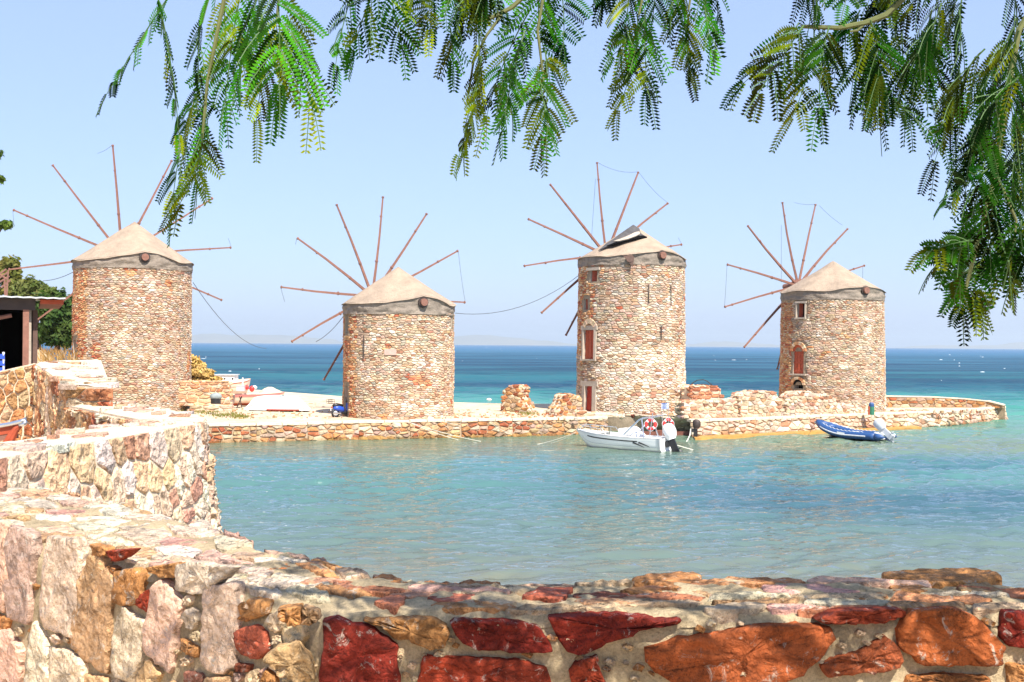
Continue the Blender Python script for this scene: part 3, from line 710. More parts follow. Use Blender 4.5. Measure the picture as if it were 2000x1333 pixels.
# breaking wave crests (real little ridges of foam)
rng = random.Random(5); fb = MB()
for i in range(150):
    Y = math.exp(rng.uniform(math.log(112), math.log(2600))); X = rng.uniform(-.50, .50) * Y
    if rng.random() < .45 and Y < 220: continue
    L = rng.choice((.3, .5, .5, .9, 1.6)) * rng.uniform(.6, 1.3) * (Y / 300) ** .5; h = rng.uniform(.03, .11) * (Y / 300) ** .55; w = h * 2.2; a = rng.uniform(-.15, .15); n = 5; vs = []
    for k in range(n):
        t = k / (n - 1) * 2 - 1; e = (1 - t * t) * rng.uniform(.6, 1.2); x = X + t * L * .5; y = Y + a * t * L + .15 * L * t * t
        vs += [(x, y - w * (.3 + e), -.02), (x, y, h * e + .01), (x, y + w * (.3 + e), -.02)]
    fs = []
    for k in range(n - 1): fs += [(3 * k, 3 * k + 3, 3 * k + 4, 3 * k + 1), (3 * k + 1, 3 * k + 4, 3 * k + 5, 3 * k + 2)]
    if noise.noise(V(X * .02, Y * .008, 2)) < -.05: continue
    fb.add([Vector(v) for v in vs], fs)
M_FOAM = plain('sea_foam', (.80, .84, .86), .9, 0, .05)
stuff(fb.build('wave_foam', M_FOAM, None, True))

# ------------------------------------------------------------------ far hills and the air
rng = random.Random(3); mb = MB(); Yh = 19000.0
def hill(x0, x1, prof, Y, name, mat):
    n = 60; vs = []; fs = []
    for i in range(n + 1):
        px = x0 + (x1 - x0) * i / n; t = i / n; h = 0
        for (c, wd, hh) in prof: h += hh * math.exp(-((px - c) / wd) ** 2)
        h *= min(1, t * 8, (1 - t) * 8); h += (noise.noise(V(px * .03, Y * .01, 0)) * 2 + noise.noise(V(px * .1, 3, 0))) * min(1, t * 8, (1 - t) * 8)
        X = (px - 1000) / F * Y; z = max(.5, h) * Y / F
        vs += [V(X, Y - 500, -1), V(X + 30 * noise.noise(V(px * .2, 1, 1)), Y - 200, z * .55), V(X, Y, z), V(X, Y + 500, -1)]
    for i in range(n):
        for k in range(3): fs.append((4 * i + k, 4 * i + 4 + k, 4 * i + 5 + k, 4 * i + 1 + k))
    structure(make(name, vs, fs, mat, None, True))
M_HILL = plain('far_hill', (.16, .14, .09), 1.0, 0, .3, .002)
hill(330, 700, [(400, 60, 16), (500, 70, 14), (580, 60, 10), (650, 50, 6)], 19000, 'distant_hills', M_HILL)
hill(820, 1160, [(960, 70, 16), (890, 60, 10), (1060, 60, 8)], 19400, 'distant_hills', M_HILL)
hill(1290, 1560, [(1400, 60, 9), (1480, 60, 6)], 19600, 'distant_hills', M_HILL)
hill(1700, 2300, [(1850, 80, 7), (1990, 60, 10), (2100, 90, 12)], 19700, 'distant_hills', M_HILL)
if HAZE > 0:
    m = bpy.data.materials.new('air'); m.use_nodes = True; nt = m.node_tree; nt.nodes.clear()
    pv = N(nt, 'ShaderNodeVolumePrincipled'); pv.inputs['Color'].default_value = (.82, .93, 1.0, 1); pv.inputs['Density'].default_value = HAZE; pv.inputs['Anisotropy'].default_value = 0.2
    ot = N(nt, 'ShaderNodeOutputMaterial'); nt.links.new(pv.outputs['Volume'], ot.inputs['Volume'])
    stuff(MB().box((0, 10400, 109), (42000, 21200, 222)).build('haze', m))

# ------------------------------------------------------------------ land: terrace we stand on, slope on the left, quay
M_GROUND = mortar('sandy_ground', (.62, .49, .34), .55, 4.0, .8, .06, .62)
M_EARTH = mortar('dry_earth', (.52, .38, .22), .5, 5.0, .6, .06, .7)
ter = [(-30, -14), (9, -14), (9, 4.1), (1.755, 3.95), (-.58, 3.86), (-2.2, 5.4), (-3.9, 8.9), (-4.25, 12.7), (-5.9, 16.1), (-7.0, 18.5), (-10, 22), (-30, 24)]
structure(make('terrace_ground', [(x, y, 4.25) for x, y in ter] + [(x, y, -1) for x, y in ter], [tuple(range(len(ter)))] + [(i, i + len(ter), (i + 1) % len(ter) + len(ter), (i + 1) % len(ter)) for i in range(len(ter))], M_GROUND))
vs = []; fs = []; ny, nx = 22, 26
for j in range(ny):
    Y = 19.5 + (j / (ny - 1)) ** 1.5 * 95
    for i in range(nx):
        t = i / (nx - 1); xr = -.405 * Y + .2; X = xr - (1 - t) ** 1.4 * (12 + .45 * Y)
        z = 4.62 + .55 * min(1, (Y - 18) / 70) + .16 * noise.noise(V(X * .2, Y * .2, 0)) if i < nx - 1 else -.4
        if i == nx - 2: z -= .5
        vs.append(V(X + (1.5 if i == nx - 1 else 0), Y, z))
for j in range(ny - 1):
    for i in range(nx - 1): fs.append((j * nx + i, j * nx + i + 1, (j + 1) * nx + i + 1, (j + 1) * nx + i))
structure(make('hillside', vs, fs, M_EARTH, None, True))

# quay: front edge in image terms, all worked out at water level / top level
FRONT = [(330, 834), (395, 831), (500, 829), (600, 827), (700, 824), (800, 823), (900, 821.5), (1000, 820), (1100, 818), (1186, 816.5)]
BACK = {330: (752, 0), 395: (757, 0), 500: (763, 0), 600: (772, 0), 700: (782, 0), 800: (789, 0), 900: (796, 0), 1000: (800, 0), 1100: (801, 0), 1186: (800, 0)}
RIGHT = [(1348, 822), (1420, 820.5), (1500, 817.5), (1600, 813), (1700, 809.5), (1790, 806), (1860, 803.2), (1915, 800), (1947, 796.5)]
lf = [G(x, y, ZQ) for x, y in FRONT]; rf = [G(x, y, ZQ) for x, y in RIGHT]
mid_f = [G(1190, 809.5, ZQ), G(1345, 813, ZQ)]
lb = [G(x, BACK[x][0], -.25) for x, _ in FRONT]
cols = []
for a, b_ in zip(lf, lb): cols.append((a, b_))
cols.append((mid_f[0], V(mid_f[0].x + 1, 112, -.25))); cols.append((mid_f[1], V(mid_f[1].x + 2, 96, -.25)))
RB = [96, 95, 95, 95.5, 95.5, 95, 95, 95.4, 95.4]
for a, yb in zip(rf, RB): cols.append((a, V(a.x * yb / a.y, yb, -.25)))
vs = []; fs = []; K = 26
for ci, (a, b_) in enumerate(cols):
    for k in range(K + 1):
        t = k / K; q = a.lerp(b_, t)
        flat = ci >= 9
        z = ZQ if flat and t < .93 else (ZQ + .25 * t * (1 - t)) * (1 - max(0, (t - .5) / .5) ** 1.6) + (-.25) * max(0, (t - .5) / .5) ** 1.6
        if t > .02 and not flat: z += .10 * noise.noise(V(q.x * .3, q.y * .3, 0)) * (1 - t)
        vs.append(V(q.x, q.y, z if k else ZQ))
for c in range(len(cols) - 1):
    for k in range(K): fs.append((c * (K + 1) + k, (c + 1) * (K + 1) + k, (c + 1) * (K + 1) + k + 1, c * (K + 1) + k + 1))
structure(make('quay_ground', vs, fs, M_GROUND, None, False))

def quay_front(name, label, pts, centre, drop, sizes, pal, seed, capw=.55):
    rng = random.Random(seed); T = thing(name, label, 'quay wall', (pts[0].x, pts[0].y, 0))
    core = MB(); cap = MB(); tot = 0
    for a, b_ in zip(pts[:-1], pts[1:]):
        out = V((b_ - a).y, -(b_ - a).x, 0).normalized()
        if out.dot(a - centre) < 0: out = -out
        lo_a = V(a.x, a.y, drop) + out * .30; lo_b = V(b_.x, b_.y, drop) + out * .30; ha = a - UP * .06; hb = b_ - UP * .06
        core.add([lo_a, lo_b, hb, ha], [(0, 1, 2, 3)])
        L = (b_ - a).length; n = max(2, int(L / 1.1)); ed = (b_ - a).normalized()
        for i in range(n):                                     # coping slabs along the edge
            p = a + (b_ - a) * ((i + .5) / n); w = L / n - .04
            cap.box(p - out * (capw / 2 - .10) + V(0, 0, .0 + rng.uniform(-.015, .02)), (w, capw, .13 + rng.uniform(0, .03)), (ed, -out, UP))
    core.build('wall_core', M_QMORT, T)
    left = 300
    for a, b_ in zip(pts[:-1], pts[1:]):
        out = V((b_ - a).y, -(b_ - a).x, 0).normalized()
        if out.dot(a - centre) < 0: out = -out
        quad = (V(a.x, a.y, drop) + out * .30, V(b_.x, b_.y, drop) + out * .30, b_ - UP * .07, a - UP * .07)
        left -= patch_stones(T, quad, sizes[0], sizes[1], .05, .09, M_QSTONE, pal, rng, limit=max(0, left))
    cap.build('coping', M_MMORT, T)
    return T
quay_front('quay_wall', 'rough orange stone quay wall in front of the two left windmills', lf, V(-20, 120, 0), -.35, ((.28, .75), (.16, .36)), PAL_QUAY, 71)
rf_end = rf + [V(40.9, 93.4, ZQ), V(40.6, 95.2, ZQ)]
QR = quay_front('quay_wall', 'paler stone quay wall on the right, curving out past the rightmost windmill', rf_end, V(22, 97, 0), -.35, ((.32, .85), (.2, .4)), PAL_QPALE, 72)
# loose stones lying about on the quay and beach
rng = random.Random(123); lo = MB()
for i in range(800):
    x = rng.uniform(380, 1180) if i < 700 else rng.uniform(1740, 1930); y = rng.uniform(800 if x > 860 else 785, 817) if i < 700 else rng.uniform(800, 804)
    if x < 640 and y < 790 and rng.random() < .5: continue
    q = G(x, y, ZQ + .06); r = rng.choice((.03, .045, .06, .09)) * rng.uniform(.7, 1.3); m = 6; vs = [q + V(0, 0, r * .7)]
    for k in range(m):
        w = 2 * math.pi * k / m; e = rng.uniform(.7, 1.3); vs.append(q + V(r * 1.3 * e * math.cos(w), r * e * math.sin(w), r * .35)); vs.append(q + V(r * 1.4 * e * math.cos(w), r * 1.1 * e * math.sin(w), -.15))
    fs = []
    for k in range(m):
        a_, b2_ = 1 + 2 * k, 1 + 2 * ((k + 1) % m); fs += [(0, a_, b2_), (a_, a_ + 1, b2_ + 1, b2_)]
    lo.add(vs, fs, pick(PAL_QPALE + PAL_QUAY, rng))
stuff(lo.build('loose_stones', M_QSTONE))
# step-out ledge of weed-stained rock at the waterline
def rock_row(name, label, pts, n, size, z, pal, seed, cat='rocks', mat=None):
    rng = random.Random(seed); T = thing(name, label, cat, tuple(pts[0]))
    L = [0]
    for a, b_ in zip(pts[:-1], pts[1:]): L.append(L[-1] + (b_ - a).length)
    for i in range(n):
        s = rng.random() * L[-1]; k = max(j for j in range(len(L) - 1) if L[j] <= s); t = (s - L[k]) / (L[k + 1] - L[k])
        p = pts[k].lerp(pts[k + 1], t) + V(rng.uniform(-.2, .2), rng.uniform(-.35, .15), 0); r = rng.uniform(*size); vs = []; fs = []; m = 9; off = V(rng.random() * 50, 0, 0)
        for j in range(6):
            th = math.pi * j / 5
            for q in range(m):
                ph = 2 * math.pi * q / m; d = V(math.sin(th) * math.cos(ph), math.sin(th) * math.sin(ph) * .8, math.cos(th) * .65)
                vs.append(V(p.x, p.y, z + rng.uniform(-.04, .04)) + d * r * (1 + .5 * noise.noise(d * 1.3 + off)))
        for j in range(5):
            for q in range(m): fs.append((j * m + q, (j + 1) * m + q, (j + 1) * m + (q + 1) % m, j * m + (q + 1) % m))
        make('rock', vs, fs, mat or M_QSTONE, T, False, pick(pal, rng))
    return T
PAL_WET = [((.30, .17, .06), 3), ((.22, .11, .05), 2), ((.42, .26, .08), 2)]
rock_row('shore_rocks', 'weedy brown rocks at the waterline below the left quay wall', [G(x, y + 42, -.1) for x, y in ((400, 826), (600, 822), (800, 817), (1000, 813), (1150, 810))], 70, (.14, .42), -.06, PAL_WET, 7)
led = MB()
for (x0, y0), (x1, y1) in zip([(1358, 856), (1500, 849), (1600, 843.5), (1700, 840)], [(1500, 849), (1600, 843.5), (1700, 840), (1800, 834.5)]):
    a, b_ = G(x0, y0, .10), G(x1, y1, .10); led.prism([a, b_, b_ + V(.1, 1.6, 0), a + V(.1, 1.6, 0)], V(0, 0, -.5))
tag(led.build('quay_ledge', plain('wet_ledge', (.42, .22, .05), .5, 0, .35, 1.5, .4, .04)), 'orange-brown weed-stained ledge along the waterline of the right quay wall', 'ledge')

# recess below the tallest windmill: dark rock foot and steps
rec = thing('landing', 'dark red rocky landing under the tallest windmill, behind the white motorboat', 'landing', tuple(G(1260, 846, 0)))
a, b_ = G(1186, 846, -.3), G(1350, 852, -.3); a2, b2 = G(1186, 806, ZQ + .15), G(1350, 818, ZQ)
make('wall_core', [a, b_, b2, a2, a + V(0, 6, 0), b_ + V(0, 6, 0)], [(0, 1, 2, 3), (0, 3, 4), (1, 5, 2)], M_QMORT, rec)
PAL_DARK = [((.22, .06, .035), 3), ((.34, .15, .08), 2), ((.50, .38, .24), 2), ((.12, .05, .03), 1.4)]
patch_stones(rec, (a, a.lerp(b_, .34), a2.lerp(b2, .34), a2), (.35, .7), (.25, .45), .06, .16, M_QSTONE, PAL_DARK, random.Random(8))
patch_stones(rec, (a.lerp(b_, .34), b_, b2, a2.lerp(b2, .34)), (.5, 1.0), (.3, .5), .05, .08, M_QSTONE, [((.52, .42, .30), 3), ((.44, .36, .26), 2), ((.40, .22, .12), 1)], random.Random(9))
for i in range(3):
    p = G(1250 + 32 * i, 848.5, .05 + .0 * i); MB().box(p + V(.5, -.35, .02 + .1 * (i % 2)), (1.15, .6, .34)).build('step', plain('wet_step', (.16, .05, .03), .6, 0, .4, 3.0, .4, .03) if i == 0 else bpy.data.materials['wet_step'], rec)

# ------------------------------------------------------------------ ruined and low walls on the quay
def ruin(name, label, cat, base, outline, thick, sizes, pal, seed, prot=.07, z0=ZQ, joint=.04, group=None, topstones=True):
    """free-standing rubble wall: outline (image points) taken on the vertical plane through two ground points"""
    rng = random.Random(seed); A = G(base[0][0], base[0][1], z0); B = G(base[1][0], base[1][1], z0)
    ux = (B - A); ux.z = 0; ux.normalize(); n = V(ux.y, -ux.x, 0)
    if n.y > 0: n = -n
    T = thing(name, label, cat, tuple((A + B) / 2), group)
    uv = []
    for x, y in outline:
        q = on_plane(x, y, A, n); uv.append(((q - A).dot(ux), q.z))
    u0 = min(u for u, _ in uv); v0 = min(v for _, v in uv); W = max(u for u, _ in uv) - u0; H = max(v for _, v in uv) - v0
    loc = [(u - u0, v - v0) for u, v in uv]
    def mp(u, v, d): return V(A.x, A.y, 0) + ux * (u + u0) + UP * (v + v0) + n * d
    core = MB(); c = centroid2(loc); sh = [(c[0] + (u - c[0]) * .985, c[1] + (v - c[1]) * .985) for u, v in loc]
    if area2(sh) < 0: sh = sh[::-1]
    core.prism([mp(u, v, 0) for u, v in sh], -n * thick)
    core.build('wall_core', M_MMORT, T)
    cells = rubble_cells(W, H, sizes[0], sizes[1], joint, rng)
    lay_stones(T, cells, mp, prot, M_QSTONE, pal, rng, skip=lambda q: not in_poly(centroid2(q), loc))
    # rubble along the broken top and ends
    for i in range(len(sh)):
        p, q = sh[i], sh[(i + 1) % len(sh)]; L = math.hypot(q[0] - p[0], q[1] - p[1]); ax_ = (q[0] - p[0]) / max(L, 1e-6)
        if ax_ > .75 and (p[1] + q[1]) / 2 < .12 * H: continue
        m = int(L / sizes[0][0] * 1.0) + 1
        for k in range(m):
            t = (k + rng.uniform(.2, .8)) / m; u = p[0] + (q[0] - p[0]) * t; v = p[1] + (q[1] - p[1]) * t
            for dd in (-.12, -thick * .5, -thick * .85):
                s = rng.uniform(*sizes[1]) * .62; vs = []; fs = []; off = V(rng.random() * 60, 1, 1)
                for j in range(5):
                    th = math.pi * j / 4
                    for w in range(6):
                        ph = 2 * math.pi * w / 6; dv = V(math.sin(th) * math.cos(ph) * 1.3, math.sin(th) * math.sin(ph), math.cos(th) * .8)
                        vs.append(mp(u, v - s * .35, dd + rng.uniform(-.02, .02)) + dv * s * (1 + .4 * noise.noise(dv + off)))
                for j in range(4):
                    for w in range(6): fs.append((j * 6 + w, (j + 1) * 6 + w, (j + 1) * 6 + (w + 1) % 6, j * 6 + (w + 1) % 6))
                make('stone', vs, fs, M_QSTONE, T, False, pick(pal, rng))
    return T
ruin('ruined_wall', 'tapering ruined stub of stone wall standing alone between the second and the tallest windmill', 'ruined wall', ((978, 806), (1030, 808)),
     [(978, 806), (981, 790), (986, 772), (984, 766), (992, 757), (1000, 753), (1012, 753), (1019, 760), (1014, 770), (1016, 778), (1022, 786), (1026, 795), (1034, 808)], 1.3, ((.3, .6), (.18, .34)), PAL_QUAY, 31)
ruin('ruined_wall', 'sloping broken wall stub at the left foot of the tallest windmill', 'ruined wall', ((1088, 813), (1136, 811)),
     [(1088, 813), (1091, 800), (1099, 790), (1103, 778), (1107, 771), (1117, 770), (1120, 773), (1132, 773), (1132, 790), (1136, 798), (1137, 811)], 1.2, ((.3, .55), (.18, .32)), PAL_QUAY, 32)
ruin('low_wall', 'pale low curb wall below the red lower door of the tallest windmill', 'low wall', ((1126, 815), (1215, 816)),
     [(1126, 815), (1128, 803), (1150, 806), (1172, 807), (1196, 808), (1215, 809), (1216, 816)], .8, ((.4, .8), (.16, .3)), PAL_QPALE, 33)
ruin('low_wall', 'long low stone wall running from the tallest windmill to the raised ruined wall', 'low wall', ((1336, 818), (1470, 815)),
     [(1336, 818), (1336, 783), (1349, 785), (1372, 784), (1405, 783), (1430, 781), (1452, 778), (1470, 777), (1470, 815)], .9, ((.35, .75), (.2, .38)), PAL_QPALE, 34)
ruin('ruined_wall', 'higher block of pale ruined wall just left of the rightmost windmill', 'ruined wall', ((1448, 816), (1536, 813.5)),
     [(1448, 816), (1446, 778), (1447, 769), (1462, 767), (1474, 764.5), (1500, 765), (1513, 767), (1515, 773), (1522, 780), (1532, 786), (1536, 800), (1537, 813.5)], 1.0, ((.3, .6), (.18, .32)), PAL_QPALE, 35)
ruin('ruined_wall', 'low sloping rubble wall in front of the rightmost windmill, below its arched window', 'ruined wall', ((1535, 814), (1700, 808.5)),
     [(1535, 814), (1536, 790), (1541, 772), (1552, 766), (1582, 765), (1590, 770), (1612, 771), (1630, 779), (1634, 788), (1655, 790), (1672, 793), (1690, 803), (1700, 808.5)], .9, ((.26, .52), (.16, .28)), PAL_QPALE, 36)
ruin('rubble_platform', 'red-brown rubble block with a pale slab and tangled cable, right of the tallest windmill', 'ruined wall', ((1346, 812), (1412, 810)),
     [(1346, 812), (1347, 785), (1348, 757), (1360, 754), (1384, 754), (1404, 757), (1408, 768), (1410, 785), (1414, 810)], 1.6, ((.35, .8), (.16, .3)), [((.50, .20, .10), 3), ((.62, .42, .27), 3), ((.36, .12, .06), 2)], 37)
q = G(1380, 800, ZQ + .0); qq = on_plane(1378, 763, q, V(0, -1, 0)); MB().box(qq + V(0, .35, 0), (2.3, 1.0, .28)).build('slab', M_MMORT, [o for o in bpy.data.objects if o.name == 'rubble_platform'][0])
cb = MB()
for arc in ([(1347, 757), (1352, 749), (1362, 743), (1374, 742), (1381, 745), (1391, 753)], [(1347, 770), (1348, 755), (1353, 750)], [(1352, 754), (1372, 751), (1392, 754), (1404, 756)]):
    cb.tube([on_plane(x, y, q + V(0, -.1, 0), V(0, -1, 0)) for x, y in arc], .035, 5)
tag(cb.build('loose_cable', M_IRON), 'dark looping cable lying over the red-brown rubble block', 'cable')
# parapet ring round the end of the quay
ring = thing('parapet_ring', 'low curved parapet closing the far end of the quay beyond the rightmost windmill', 'parapet', tuple(G(1850, 800, ZQ)))
rp = [V(26.5, 90.6, ZQ), V(30.5, 91.4, ZQ), V(34.5, 92.0, ZQ), V(37.2, 92.3, ZQ), V(38.9, 92.2, ZQ), V(39.9, 91.4, ZQ)]
hs = [.86, .86, .80, .66, .5, .22]; rng = random.Random(40); cm = MB(); cpm = MB()
for i in range(len(rp) - 1):
    a, b_ = rp[i], rp[i + 1]; o = V((b_ - a).y, -(b_ - a).x, 0).normalized()
    if o.y > 0: o = -o
    cm.add([a, b_, b_ + UP * hs[i + 1], a + UP * hs[i], a - o * .5 - UP * 1.4, b_ - o * .5 - UP * 1.4, b_ - o * .5 + UP * hs[i + 1], a - o * .5 + UP * hs[i]], [(0, 1, 2, 3), (3, 2, 6, 7), (5, 4, 7, 6)])
    patch_stones(ring, (a + o * .004, b_ + o * .004, b_ + UP * (hs[i + 1] - .06) + o * .004, a + UP * (hs[i] - .06) + o * .004), (.35, .8), (.2, .36), .05, .07, M_QSTONE, PAL_QUAY, rng)
    cpm.add([a + o * .08 + UP * (hs[i] + .003), b_ + o * .08 + UP * (hs[i + 1] + .003), b_ - o * .56 + UP * (hs[i + 1] + .003), a - o * .56 + UP * (hs[i] + .003),
             a + o * .08 + UP * (hs[i] + .09), b_ + o * .08 + UP * (hs[i + 1] + .09), b_ - o * .56 + UP * (hs[i + 1] + .09), a - o * .56 + UP * (hs[i] + .09)], [(4, 5, 6, 7), (0, 1, 5, 4), (2, 3, 7, 6), (0, 4, 7, 3), (1, 2, 6, 5)])
cm.build('wall_core', M_QMORT, ring); cpm.build('coping', M_MMORT, ring)
# retaining wall with the dry bush, left of the boats
ruin('retaining_wall', 'warm stone retaining wall beside the leftmost windmill, under the dry golden bush', 'wall', ((345, 793), (449, 793)),
     [(345, 793), (345, 746), (380, 745), (420, 745.5), (448, 746), (449, 793)], 1.2, ((.35, .9), (.14, .28)), [((.62, .36, .20), 4), ((.58, .42, .28), 3), ((.48, .22, .11), 2)], 38, z0=1.475)
ruin('low_wall', 'pale stone step below the warm retaining wall, at the edge of the sand', 'low wall', ((370, 806), (452, 806)),
     [(370, 806), (370, 794), (410, 793), (452, 793), (453, 806)], 1.0, ((.5, 1.1), (.2, .3)), PAL_QPALE, 39)
# ------------------------------------------------------------------ near wall we look over (flat top at z 5.0)
ZT = 5.0
FARE = [(2150, 1150), (2000, 1144), (1860, 1134), (1720, 1132), (1500, 1134), (1250, 1138), (1000, 1141), (860, 1142), (760, 1134), (620, 1100), (520, 1073), (420, 1032), (300, 1003), (180, 974), (0, 934), (-250, 890)]
def polyline(pts, z, n):
    w = [G(x, y, z) for x, y in pts]; L = [0]
    for a, b_ in zip(w[:-1], w[1:]): L.append(L[-1] + (b_ - a).length)
    out = []
    for i in range(n):
        s = L[-1] * i / (n - 1); k = max(j for j in range(len(L) - 1) if L[j] <= s + 1e-9); t = (s - L[k]) / (L[k + 1] - L[k]); out.append(w[k].lerp(w[k + 1], t))
    return out
NW = thing('stone_wall', 'near stone wall across the foreground with big red stones and a pale top', 'stone wall', (0, 3.9, 4.25))
pA, pB, pC = G(634, 1197, ZT), G(2000, 1196, ZT), G(0, 1042, ZT)
def near_line(n):
    a0 = pC + (pC - pA).normalized() * 1.6; b0 = pB + (pB - pA).normalized() * .6; L1 = (pA - a0).length; L2 = (b0 - pA).length; out = []
    for i in range(n):
        s = (L1 + L2) * (1 - i / (n - 1)); out.append(a0.lerp(pA, s / L1) if s < L1 else pA.lerp(b0, (s - L1) / L2))
    return out
n = 300; ne = near_line(n); fe = polyline(FARE, ZT, n)
# smooth the correspondence by pairing on nearest direction
fe2 = []
for i, a in enumerate(ne):
    best = min(range(n), key=lambda j: abs(j - i) * .004 + (fe[j] - a).length); fe2.append(best)
fe2 = [sum(fe2[max(0, i - 12):i + 13]) / len(fe2[max(0, i - 12):i + 13]) for i in range(n)]
def fe_at(s):
    k = min(n - 2, int(s)); return fe[k].lerp(fe[k + 1], s - k)
K = 26; vs = []; fs = []
for i in range(n):
    a = ne[i]; b_ = fe_at(fe2[i])
    for k in range(K + 1):
        t = k / K; q = a.lerp(b_, t); h = .024 * noise.noise(q * 3.0) + .018 * noise.noise(q * 9) + .011 * noise.noise(q * 26)
        e = min(t, 1 - t); h -= .05 * max(0, 1 - e / .07) ** 2
        lump = max(0, noise.noise(V(q.x * 2.2, q.y * 2.2, 7)))
        if t > .5: h += .05 * lump * min(1, (1 - t) * 6) * (t - .4)
        vs.append(q + UP * h)
for i in range(n - 1):
    for k in range(K): fs.append((i * (K + 1) + k, (i + 1) * (K + 1) + k, (i + 1) * (K + 1) + k + 1, i * (K + 1) + k + 1))
make('mortar_top', vs, fs, M_NMORT, NW, True)
vs = []; fs = []; K2 = 22
for i in range(n):
    a = ne[i]; t0 = (ne[min(n - 1, i + 1)] - ne[max(0, i - 1)]).normalized(); o = V(t0.y, -t0.x, 0)
    if o.dot(CAM - a) < 0: o = -o
    for k in range(K2 + 1):
        z = ZT - .035 - (ZT - .035 - 4.2) * k / K2; q = V(a.x, a.y, z); r = .008 * noise.noise(q * 5) + .004 * noise.noise(q * 22)
        vs.append(q + o * ((r + .004) if k else -.02))
for i in range(n - 1):
    for k in range(K2): fs.append((i * (K2 + 1) + k, i * (K2 + 1) + k + 1, (i + 1) * (K2 + 1) + k + 1, (i + 1) * (K2 + 1) + k))
make('mortar_face', vs, fs, M_NMORT, NW, True)
vs = []; fs = []
for i in range(0, n, 4):
    b_ = fe_at(fe2[i]); vs += [b_ - UP * .04, V(b_.x, b_.y + .15, -.6)]
for i in range(len(vs) // 2 - 1): fs.append((2 * i, 2 * i + 1, 2 * i + 3, 2 * i + 2))
make('sea_face', vs, fs, M_MMORT, NW, True)

# hand-placed stones: outlines as the wall shows them, put on the two face planes and the top
def face_frame(p0, p1):
    ux = (p1 - p0).normalized(); nn = V(ux.y, -ux.x, 0)
    if nn.dot(CAM - p0) < 0: nn = -nn
    return p0, ux, nn
FR, FL = face_frame(pA, pB), face_frame(pA, pC)
def face_stone(outl, fr, prot, col, rng, npts=30, rough=.035, name='stone', flat=0.0):
    p0, ux, nn = fr; uv = []
    for x, y in outl:
        q = on_plane(x, y, p0, nn); uv.append(((q - p0).dot(ux), q.z))
    flip = ux.cross(UP).dot(nn) < 0
    if (area2(uv) < 0) != flip: uv = uv[::-1]
    def mp(u, v, d): return V(p0.x, p0.y, 0) + ux * u + UP * v + nn * (d + .012)
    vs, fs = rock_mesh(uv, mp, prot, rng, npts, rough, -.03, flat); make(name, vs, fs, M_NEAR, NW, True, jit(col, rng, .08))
def top_stone(outl, prot, col, rng, z=ZT, npts=26, rough=.04, parent=None, mat=None):
    uv = [(q.x, q.y) for q in (G(x, y, z) for x, y in outl)]
    if area2(uv) < 0: uv = uv[::-1]
    def mp(u, v, d): return V(u, v, z + d)
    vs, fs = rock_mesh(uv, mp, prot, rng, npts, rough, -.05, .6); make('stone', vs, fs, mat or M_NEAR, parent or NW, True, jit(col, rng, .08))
RED, DRED, ORG_, OTAN, PINK, PWH, GRW, TANC = (.36, .05, .018), (.25, .026, .013), (.56, .25, .085), (.66, .40, .20), (.82, .50, .35), (.86, .63, .44), (.76, .60, .43), (.78, .56, .34)
rng = random.Random(77)
def z2(l): return [(x / 4, 1000 + y / 4) for x, y in l]
